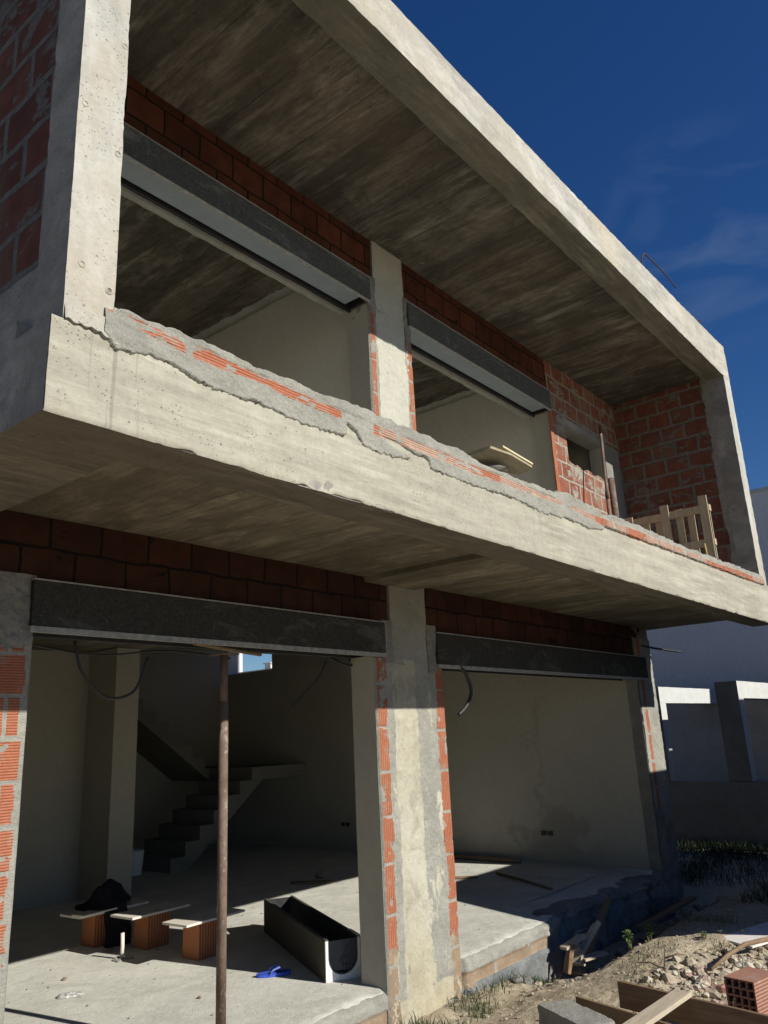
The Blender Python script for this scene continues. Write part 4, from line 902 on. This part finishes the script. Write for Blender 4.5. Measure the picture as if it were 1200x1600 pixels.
# crumpled foil, chips
def crumple(name, label, cat, loc, sx, sy, sz, mat, seed):
    o_ = sheet(name, np.linspace(-1, 1, 26), np.linspace(-1, 1, 18), lambda U, V: (U * sx * (1 - 0.2 * V * V) + 0.01 * f1(V, 5, seed), V * sy * (1 + 0.25 * f1(U, 3, seed)), sz * np.clip(1 - np.maximum(U ** 4, V ** 4), 0, 1) * (0.7 + 0.6 * fbm(P3(U * 4, V * 4, 0 * U + seed), 3, seed))), [mat], None)
    o_.location = loc; o_.rotation_euler = (0, 0, -0.7); return tag(o_, label, cat)
crumple('crumpled_foil', 'crumpled silvery scrap lying on the sunlit floor near the left pillar', 'foil scrap', (3.46, 5.86, 0.212), 0.10, 0.035, 0.030, M_foil, 3)
for k, (x, y, lb) in enumerate(((3.92, 4.98, 'small brown chip on the floor right of the prop'), (3.66, 6.30, 'tiny brown chip on the floor beyond the foil scrap'))):
    V_, F2 = stone(0.022, 80 + k); s = Geo(); s.add(V_, F2); tag(s.build('brick_chip', M_clayb, None, loc=(x, y, 0.218)), lb, 'chip')
s = Geo(); s.box(-0.26, 0.26, -0.05, 0.05, 0, 0.02); o = s.build('float_board', M_form, None, loc=(7.55, 7.45, 0.212)); o.rotation_euler = (0, 0, -1.0); tag(o, 'dark flat board lying on the shaded floor behind the trough', 'board')
V_, F2 = stone(0.10, 91, 0.8); s = Geo(); s.add(V_, F2); tag(s.build('mortar_lump', M_mortd, None, loc=(7.85, 7.6, 0.25)), 'dark lump standing on the shaded floor behind the flat board', 'lump')
t = thing('bucket', 'pale plastic bucket in the dark beside the foot of the stairs', 'bucket', (6.95, 10.35, 0.21))
s = Geo(); s.tube([(0, 0, 0), (0, 0, 0.32)], [0.12, 0.15], 20, cap=False); s.tube([(0, 0, 0), (0, 0, 0.005)], 0.12, 20); s.build('shell', M_eps, t, True)
s = Geo(); s.tube([(0.15 * math.cos(a), 0, 0.30 + 0.10 * math.sin(a)) for a in np.linspace(0, math.pi, 9)], 0.004, 6); s.build('handle', M_lip, t)
# sticks on the right-hand floor
for (a, b, r, lb) in (((8.96, 5.66, 0.225), (8.34, 4.58, 0.225), 0.014, 'thin dark stick lying slantwise on the right-hand room floor'),
                      ((8.30, 6.2, 0.222), (8.63, 5.72, 0.222), 0.018, 'short dark stick lying in the sun strip beside the pier'),
                      ((9.80, 7.6, 0.24), (9.78, 5.8, 0.24), 0.030, 'dark tube lying along the foot of the stained end wall')):
    s = Geo(); v = Vector(b) - Vector(a); s.tube([(0, 0, 0), tuple(v * 0.5 + Vector((0, 0, 0.004))), tuple(v)], r, 8); tag(s.build('stick', M_form, None, True, a), lb, 'stick')

# ------------------------------------------------------------------ outside: debris in front of the house
def z_(x, y): return float(gh(np.array(x), np.array(y)))
# rough concrete block, bottom edge of the view
o = rbox('concrete_block', (-0.24, 0.24), (-0.11, 0.11), (0, 0.2), M_mort, None, 0.02, 0.006, 12, chip=0.015, loc=(4.87, 2.60, 0.045))
o.rotation_euler = (0, 0, math.radians(62)); tag(o, 'grey rough concrete block at the lower left of the formwork planks', 'block')
def plank(name, label, a, b, wd, th, mat, up=(0, 0, 1), cat='plank'):
    a = Vector(a); b = Vector(b); x = (b - a).normalized(); upv = Vector(up); y = upv.cross(x).normalized(); z = x.cross(y)
    s_ = Geo(); s_.box(0, (b - a).length, -wd / 2, wd / 2, -th / 2, th / 2); ob = s_.build(name, mat, None, bevel=0.003)
    m_ = Matrix((x, y, z)).transposed().to_4x4(); m_.translation = a; ob.matrix_world = m_; return tag(ob, label, cat)
plank('formwork_board', 'brown formwork board on edge, nearest the concrete block', (5.27, 2.79, 0.14), (4.95, 1.55, 0.13), 0.025, 0.13, M_form)
plank('formwork_board', 'longer brown formwork board on edge running under the hollow brick', (5.56, 2.62, 0.17), (5.28, 1.25, 0.17), 0.028, 0.16, M_form)
plank('crosswise_plank', 'pale weathered plank lying across the two formwork boards', (5.48, 2.15, 0.262), (4.45, 2.25, 0.225), 0.11, 0.028, M_plank)
hb = hollow_brick((5.76, 1.80, 0.10), 0.30, 0.20, 0.20, 'dusty red hollow brick with its holes facing left, beside the formwork boards', mat=clay('dusty_red_brick', (0.33, 0.16, 0.115), (0.38, 0.21, 0.155), 'Z', 0.02, dirty=0.25), cells=(4, 4), rz=math.radians(-12), holes='X')
# splintered timber at the corner of the slab
t = thing('splintered_timber', 'broken splintered timber ends jutting from the trench at the slab corner', 'timber', (7.05, 3.72, -0.12))
def tim(a, b, w_, th, mat, nm='board'):
    s_ = Geo(); a = Vector(a); b = Vector(b); x = (b - a).normalized(); y = Vector((0.2, 1, 0)); y = (y - x * y.dot(x)).normalized(); z = x.cross(y)
    m_ = Matrix((x, y, z)).transposed().to_4x4(); m_.translation = a; Ln = (b - a).length
    V_ = np.array([tuple(m_ @ Vector(v)) for v in [(0, -w_, -th), (0, w_, -th), (0, w_, th), (0, -w_, th), (Ln, -w_, -th), (Ln * 0.93, w_, -th), (Ln * 0.88, w_, th), (Ln * 1.02, -w_ * 0.2, th)]])
    s_.add(V_, [(0, 3, 2, 1), (4, 5, 6, 7), (0, 1, 5, 4), (1, 2, 6, 5), (2, 3, 7, 6), (3, 0, 4, 7)]); s_.build(nm, mat, t)
tim((0.0, 0.0, 0.0), (0.42, -0.06, 0.27), 0.035, 0.014, M_plank); tim((-0.08, 0.05, 0.14), (0.20, -0.02, 0.20), 0.04, 0.012, M_plank)
tim((0.10, -0.02, 0.02), (0.42, -0.10, 0.02), 0.05, 0.010, M_plank); tim((-0.1, 0.03, -0.05), (-0.02, 0.0, 0.17), 0.03, 0.02, M_form); tim((0.15, 0, -0.04), (0.10, 0.02, 0.15), 0.03, 0.012, M_plank)
s = Geo()
for k in range(9):
    a = Vector((0.02, 0, 0.12)); e = a + Vector((random.uniform(-0.05, 0.35), random.uniform(-0.15, 0.05), random.uniform(-0.1, 0.22))); s.tube([tuple(a), tuple((a + e) / 2 + Vector((0, 0, 0.06))), tuple(e)], 0.0018, 4)
s.build('wire_tangle', M_lip, t)
plank('trench_timber', 'dark timber leaning out of the shaded trench behind the splintered ends', (7.4, 3.78, -0.15), (8.3, 3.92, 0.18), 0.07, 0.025, M_form)
plank('trench_timber', 'short dark timber lying low in the trench by the end post', (8.5, 3.70, -0.10), (9.9, 3.62, -0.05), 0.08, 0.03, M_form)
# flat grey sheet, branch and loop of wire on the rubble
o = rbox('grey_sheet', (-0.38, 0.38), (-0.17, 0.17), (0, 0.02), M_neigh, None, 0.04, 0.004, 9, loc=(7.95, 2.36, z_(7.95, 2.36) + 0.03)); o.rotation_euler = (0.03, -0.02, -0.35); tag(o, 'flat grey sheet lying on the shaded spoil at the right edge', 'sheet')
s = Geo(); s.tube([(0, 0, 0), (0.3, -0.03, 0.03), (0.62, -0.08, 0.05), (0.95, -0.2, 0.04)], [0.010, 0.016, 0.018, 0.02], 8); tag(s.build('branch', M_form, None, True, (6.62, 2.36, z_(6.62, 2.36) + 0.05)), 'bare brown branch lying across the rubble below the grey sheet', 'branch')
s = Geo()
for (a, b, c_) in (((0, 0, 0), (0.10, 0.02, 0.08), (0.2, 0.05, 0.16)), ((0.05, 0, 0.02), (0.02, 0.12, 0.06), (0.0, 0.25, 0.04)), ((0.1, 0.02, 0.08), (0.18, -0.05, 0.1), (0.26, -0.08, 0.08))): s.tube([a, b, c_], [0.006, 0.004, 0.002], 5)
tag(s.build('twig', M_bar, None, True, (6.35, 2.62, z_(6.35, 2.62) + 0.01)), 'forked dark twig on the sandy spoil', 'twig')
s = Geo(); s.tube([(0.09 * math.cos(a) + 0.02 * a, 0.03 * math.sin(a * 2), 0.08 + 0.09 * math.sin(a)) for a in np.linspace(-1.2, 4.6, 22)], 0.006, 6); tag(s.build('wire_loop', M_lip, None, True, (6.55, 2.12, z_(6.55, 2.12) + 0.04)), 'curled piece of wire standing out of the rubble beside the branch', 'wire')
V_, F2 = stone(0.085, 33, 0.9); s = Geo(); s.add(V_, F2); tag(s.build('pink_lump', M_pink, None, loc=(6.36, 2.20, z_(6.36, 2.2) + 0.04)), 'pinkish broken plaster lump in the pale rubble', 'lump')
# rubble and gravel
z_floor = 0.212
def scatter(name, n, area, rmin, rmax, mats, seed, dens=None, lift=0.25):
    rs = np.random.RandomState(seed); g_ = Geo(); k = 0; tries = 0
    while k < n and tries < n * 30:
        tries += 1; x = rs.uniform(area[0], area[1]); y = rs.uniform(area[2], area[3])
        if dens is not None and rs.rand() > dens(x, y): continue
        r = rmin + (rmax - rmin) * rs.rand() ** 2.5; V_, F2 = stone(r, seed * 1000 + k, 0.8)
        g_.add(V_ + np.array([x, y, z_(x, y) + r * lift]), F2, rs.randint(len(mats))); k += 1
    return g_.build(name, mats, None)
M_st2 = plain('white_plaster_chips', (0.52, 0.47, 0.38), (0.43, 0.38, 0.29), 0.95, 0.1, sc=12, bd=0.01)
M_st3 = plain('reddish_chips', (0.42, 0.31, 0.26), (0.36, 0.26, 0.21), 0.95, 0.1, sc=12, bd=0.01)
o = scatter('rubble', 900, (5.7, 8.2, 1.75, 2.75), 0.006, 0.060, [M_stone, M_stone, M_st2, M_stone, M_st2, M_st3], 5, lambda x, y: math.exp(-((x - 6.45) / 0.6) ** 2 - ((y - 2.22) / 0.30) ** 2)); tag(o, 'pale broken rubble heaped beside the hollow brick', 'rubble', kind='stuff')
o = scatter('gravel', 1700, (4.3, 9.5, 1.5, 3.75), 0.003, 0.020, [M_stone, M_st3, M_stone], 6); tag(o, 'loose stones strewn over the sandy ground', 'gravel', kind='stuff')
o = scatter('broken_shards', 45, (6.0, 8.3, 1.8, 2.7), 0.03, 0.08, [M_stone, M_st2, M_stone], 15, lambda x, y: math.exp(-((x - 6.9) / 0.8) ** 2 - ((y - 2.3) / 0.35) ** 2), 0.15); tag(o, 'larger broken mortar and block shards on the spoil', 'rubble', kind='stuff')
o = scatter('trench_debris', 160, (6.2, 10.4, 3.35, 3.9), 0.02, 0.08, [M_stone, M_mortd], 9); tag(o, 'broken lumps lying in the shaded trench', 'debris', kind='stuff')
# grass
def blades(n, area, h0, h1, seed, dens=None, mat=M_grass, name='grass'):
    rs = np.random.RandomState(seed); V = []; F = []; k = 0; tr = 0
    while k < n and tr < n * 20:
        tr += 1; x = rs.uniform(area[0], area[1]); y = rs.uniform(area[2], area[3])
        if dens is not None and rs.rand() > dens(x, y): continue
        z = z_(x, y) - 0.01; hh = rs.uniform(h0, h1); a = rs.rand() * 6.28; w_ = rs.uniform(0.002, 0.005); ln = rs.uniform(0.2, 0.8) * hh; b = rs.rand() * 6.28
        dx, dy = math.cos(a) * w_, math.sin(a) * w_; lx, ly = math.cos(b) * ln, math.sin(b) * ln
        i = len(V); V += [(x - dx, y - dy, z), (x + dx, y + dy, z), (x + lx * .4 - dx * .7, y + ly * .4 - dy * .7, z + hh * .6), (x + lx * .4 + dx * .7, y + ly * .4 + dy * .7, z + hh * .6), (x + lx, y + ly, z + hh)]
        F += [(i, i + 1, i + 3, i + 2), (i + 2, i + 3, i + 4)]; k += 1
    return mk(name, V, F, mat, None, False)
nf_ = lambda x, y: max(0, float(vn(np.array([x * 3.1, y * 3.1, 0.0]), 4)) * 1.6)
o = blades(1500, (4.4, 7.1, 3.55, 3.93), 0.03, 0.11, 3, nf_); tag(o, 'thin green grass growing along the foot of the pier and slab', 'grass', kind='stuff')
M_shg = leafmat('shade_toned_grass', (0.014, 0.026, 0.008), (0.030, 0.045, 0.015))  # shade beside the boundary wall put into a darker grass colour
o = blades(17000, (9.3, 14.0, 2.6, 8.5), 0.03, 0.20, 4, lambda x, y: (0.25 + 0.75 * max(0, float(vn(np.array([x * 1.7, y * 1.7, 2.0]), 6)) + 0.3)) if x > 10.7 or y < 3.0 else 0.0, name='shaded_grass', mat=M_shg); tag(o, 'overgrown grass in a darker shade-toned colour in front of the boundary wall', 'grass', kind='stuff')
o = blades(700, (5.2, 9.0, 2.2, 3.5), 0.02, 0.07, 7, lambda x, y: max(0, float(vn(np.array([x * 2.3, y * 4, 5.0]), 9)) - 0.35) * 2, mat=M_dry, name='ground_tufts'); tag(o, 'sparse tufts on the sandy spoil', 'grass', kind='stuff')
def weed(label, loc, stems, hh, nl, ls, seed):
    rs = np.random.RandomState(seed); t_ = thing('weed', label, 'weed', loc); s_ = Geo(); lf = Geo()
    for q in range(stems):
        a = rs.rand() * 6.28; ln = rs.uniform(0.05, 0.25) * hh; h_ = hh * rs.uniform(0.7, 1.0); b = [(rs.uniform(-.02, .02), rs.uniform(-.02, .02), 0)]
        for k in range(1, 5): b.append((b[0][0] + math.cos(a) * ln * (k / 4) ** 1.5, b[0][1] + math.sin(a) * ln * (k / 4) ** 1.5, h_ * k / 4))
        s_.tube(b, [0.004, 0.0035, 0.003, 0.002, 0.001], 5)
        for k in range(nl):
            f = rs.uniform(0.3, 1.0); i = min(3, int(f * 4)); p = Vector(b[i]).lerp(Vector(b[i + 1]), f * 4 - i if f < 1 else 1)
            th = rs.rand() * 6.28; dr_ = Vector((math.cos(th), math.sin(th), rs.uniform(0.1, 0.9))).normalized(); sd = dr_.cross(Vector((0, 0, 1))).normalized(); l_ = ls * rs.uniform(0.6, 1.2)
            lf.add([tuple(p), tuple(p + dr_ * l_ * .5 + sd * l_ * .28), tuple(p + dr_ * l_ - Vector((0, 0, l_ * .25))), tuple(p + dr_ * l_ * .5 - sd * l_ * .28)], [(0, 1, 2, 3)])
    s_.build('stem', M_dry, t_, True); o_ = lf.build('foliage', M_leaf, t_); o_['kind'] = 'stuff'
weed('tall thin-stemmed weed growing between the formwork boards and rubble', (5.66, 2.14, z_(5.66, 2.14)), 6, 0.42, 9, 0.03, 1)
weed('thin weed standing just left of the hollow brick', (5.62, 1.93, z_(5.62, 1.93)), 3, 0.32, 4, 0.022, 2)
weed('leafy green weed on the lip of the trench', (7.15, 3.22, z_(7.15, 3.22)), 8, 0.16, 9, 0.05, 3)
weed('second leafy weed to the right on the lip of the trench', (7.42, 3.16, z_(7.42, 3.16)), 6, 0.15, 9, 0.05, 4)
weed('low weed on the sandy spoil heap', (7.55, 2.72, z_(7.55, 2.72)), 6, 0.06, 7, 0.03, 5)

# ------------------------------------------------------------------ beyond: boundary wall, concrete frames, neighbour
o = rbox('boundary_wall', (14.0, 14.22), (-8.0, 14.0), (-0.4, 0.93), M_bwall, None, 0.12, 0.008, 3); tag(o, 'low dark rendered boundary wall running back beside the house', 'wall')
def goal(y, label):
    t_ = thing('concrete_portal', label, 'portal', (14.0, y, 0.94), 'whitewashed concrete portals behind the boundary wall')
    rbox('post', (0, 0.27), (0, 0.36), (0, 1.30), [M_frame, M_bwall], t_, 0.06, 0.003, 5, mats={'x': 1})  # post and beam faces towards the house carry their shade as dark colour
    rbox('beam', (0, 3.345), (-0.003, 0.36), (1.30, 1.58), [M_frame, M_bwall], t_, 0.08, 0.003, 5, mats={'x': 1})
goal(3.90, 'nearer whitewashed concrete portal standing on the boundary wall, post face towards the house coloured dark for its shade')
goal(5.22, 'farther whitewashed concrete portal, its beam seen between the end post and the nearer one')
o = rbox('garden_partition', (17.35, 17.53), (3.92, 13.0), (0, 2.49), concrete('brownish_render', (0.46, 0.41, 0.36), (0.53, 0.48, 0.42), stain=(0.40, 0.36, 0.32)), None, 0.2, 0.004, 2); tag(o, 'brownish grey partition wall seen through the whitewashed portals', 'wall')
NB = thing('neighbour_building', 'plain pale grey rendered building rising behind the boundary wall', 'building', (18, 0, 0))
rbox('wall', (0, 8), (-9, 14.5), (0, 6.65), M_neigh, NB, 0.6, 0.004, 1)
rbox('coping', (-0.03, 8.05), (-9.05, 14.55), (6.65, 6.73), M_frame, NB, 0.6, 0.003, 1)
# wall added right of the view, outline shaped to throw the yard's shade
s = Geo(); s.prism([(8.25, -0.3), (8.22, 0.75), (7.9, 1.35), (7.45, 1.65), (7.55, 2.0), (8.2, 2.72), (9.0, 3.0), (11.75, 3.0), (11.75, 4.9), (13.95, 4.9), (13.95, -0.3)], 1, 0.9, 1.1)
tag(s.build('shade_wall', M_grey, None), 'unseen wall with a ragged sloping end, added to shade the yard', 'wall')
s = Geo(); s.prism([(14.3, -0.3), (14.3, 3.86), (17.9, 3.86), (17.9, -0.3)], 1, 0.9, 1.1); tag(s.build('portal_shade_wall', M_neigh, None), 'tall plain unseen wall added to shade the portals', 'wall')  # added out of view to throw shade on the portals
# distant roof line seen through the stair window
t = thing('utility_pole', 'grey utility pole seen far off through the stair window', 'utility pole', (40, 46.6, 0))
s = Geo(); s.tube([(0, 0, 0), (0, 0, 11)], [0.22, 0.16], 10); s.build('shaft', M_neigh, t, True)
s = Geo(); s.tube([(-20, 30, 9.1), (0, 0, 8.6), (14, -20, 8.2)], 0.03, 5); s.build('wire', M_blk, t)
DB = thing('distant_house', 'far house roof with a small chimney seen through the stair window', 'building', (40, 40, 0))
rbox('wall', (-1, 8), (-3, 12), (0, 6.95), M_bwall, DB, 1.0, 0.003, 1)
s = Geo(); s.box(-0.5, 0.1, 2.7, 3.3, 6.95, 7.36); s.box(-0.6, 0.2, 2.6, 3.4, 7.36, 7.44); s.build('chimney', M_neigh, DB)
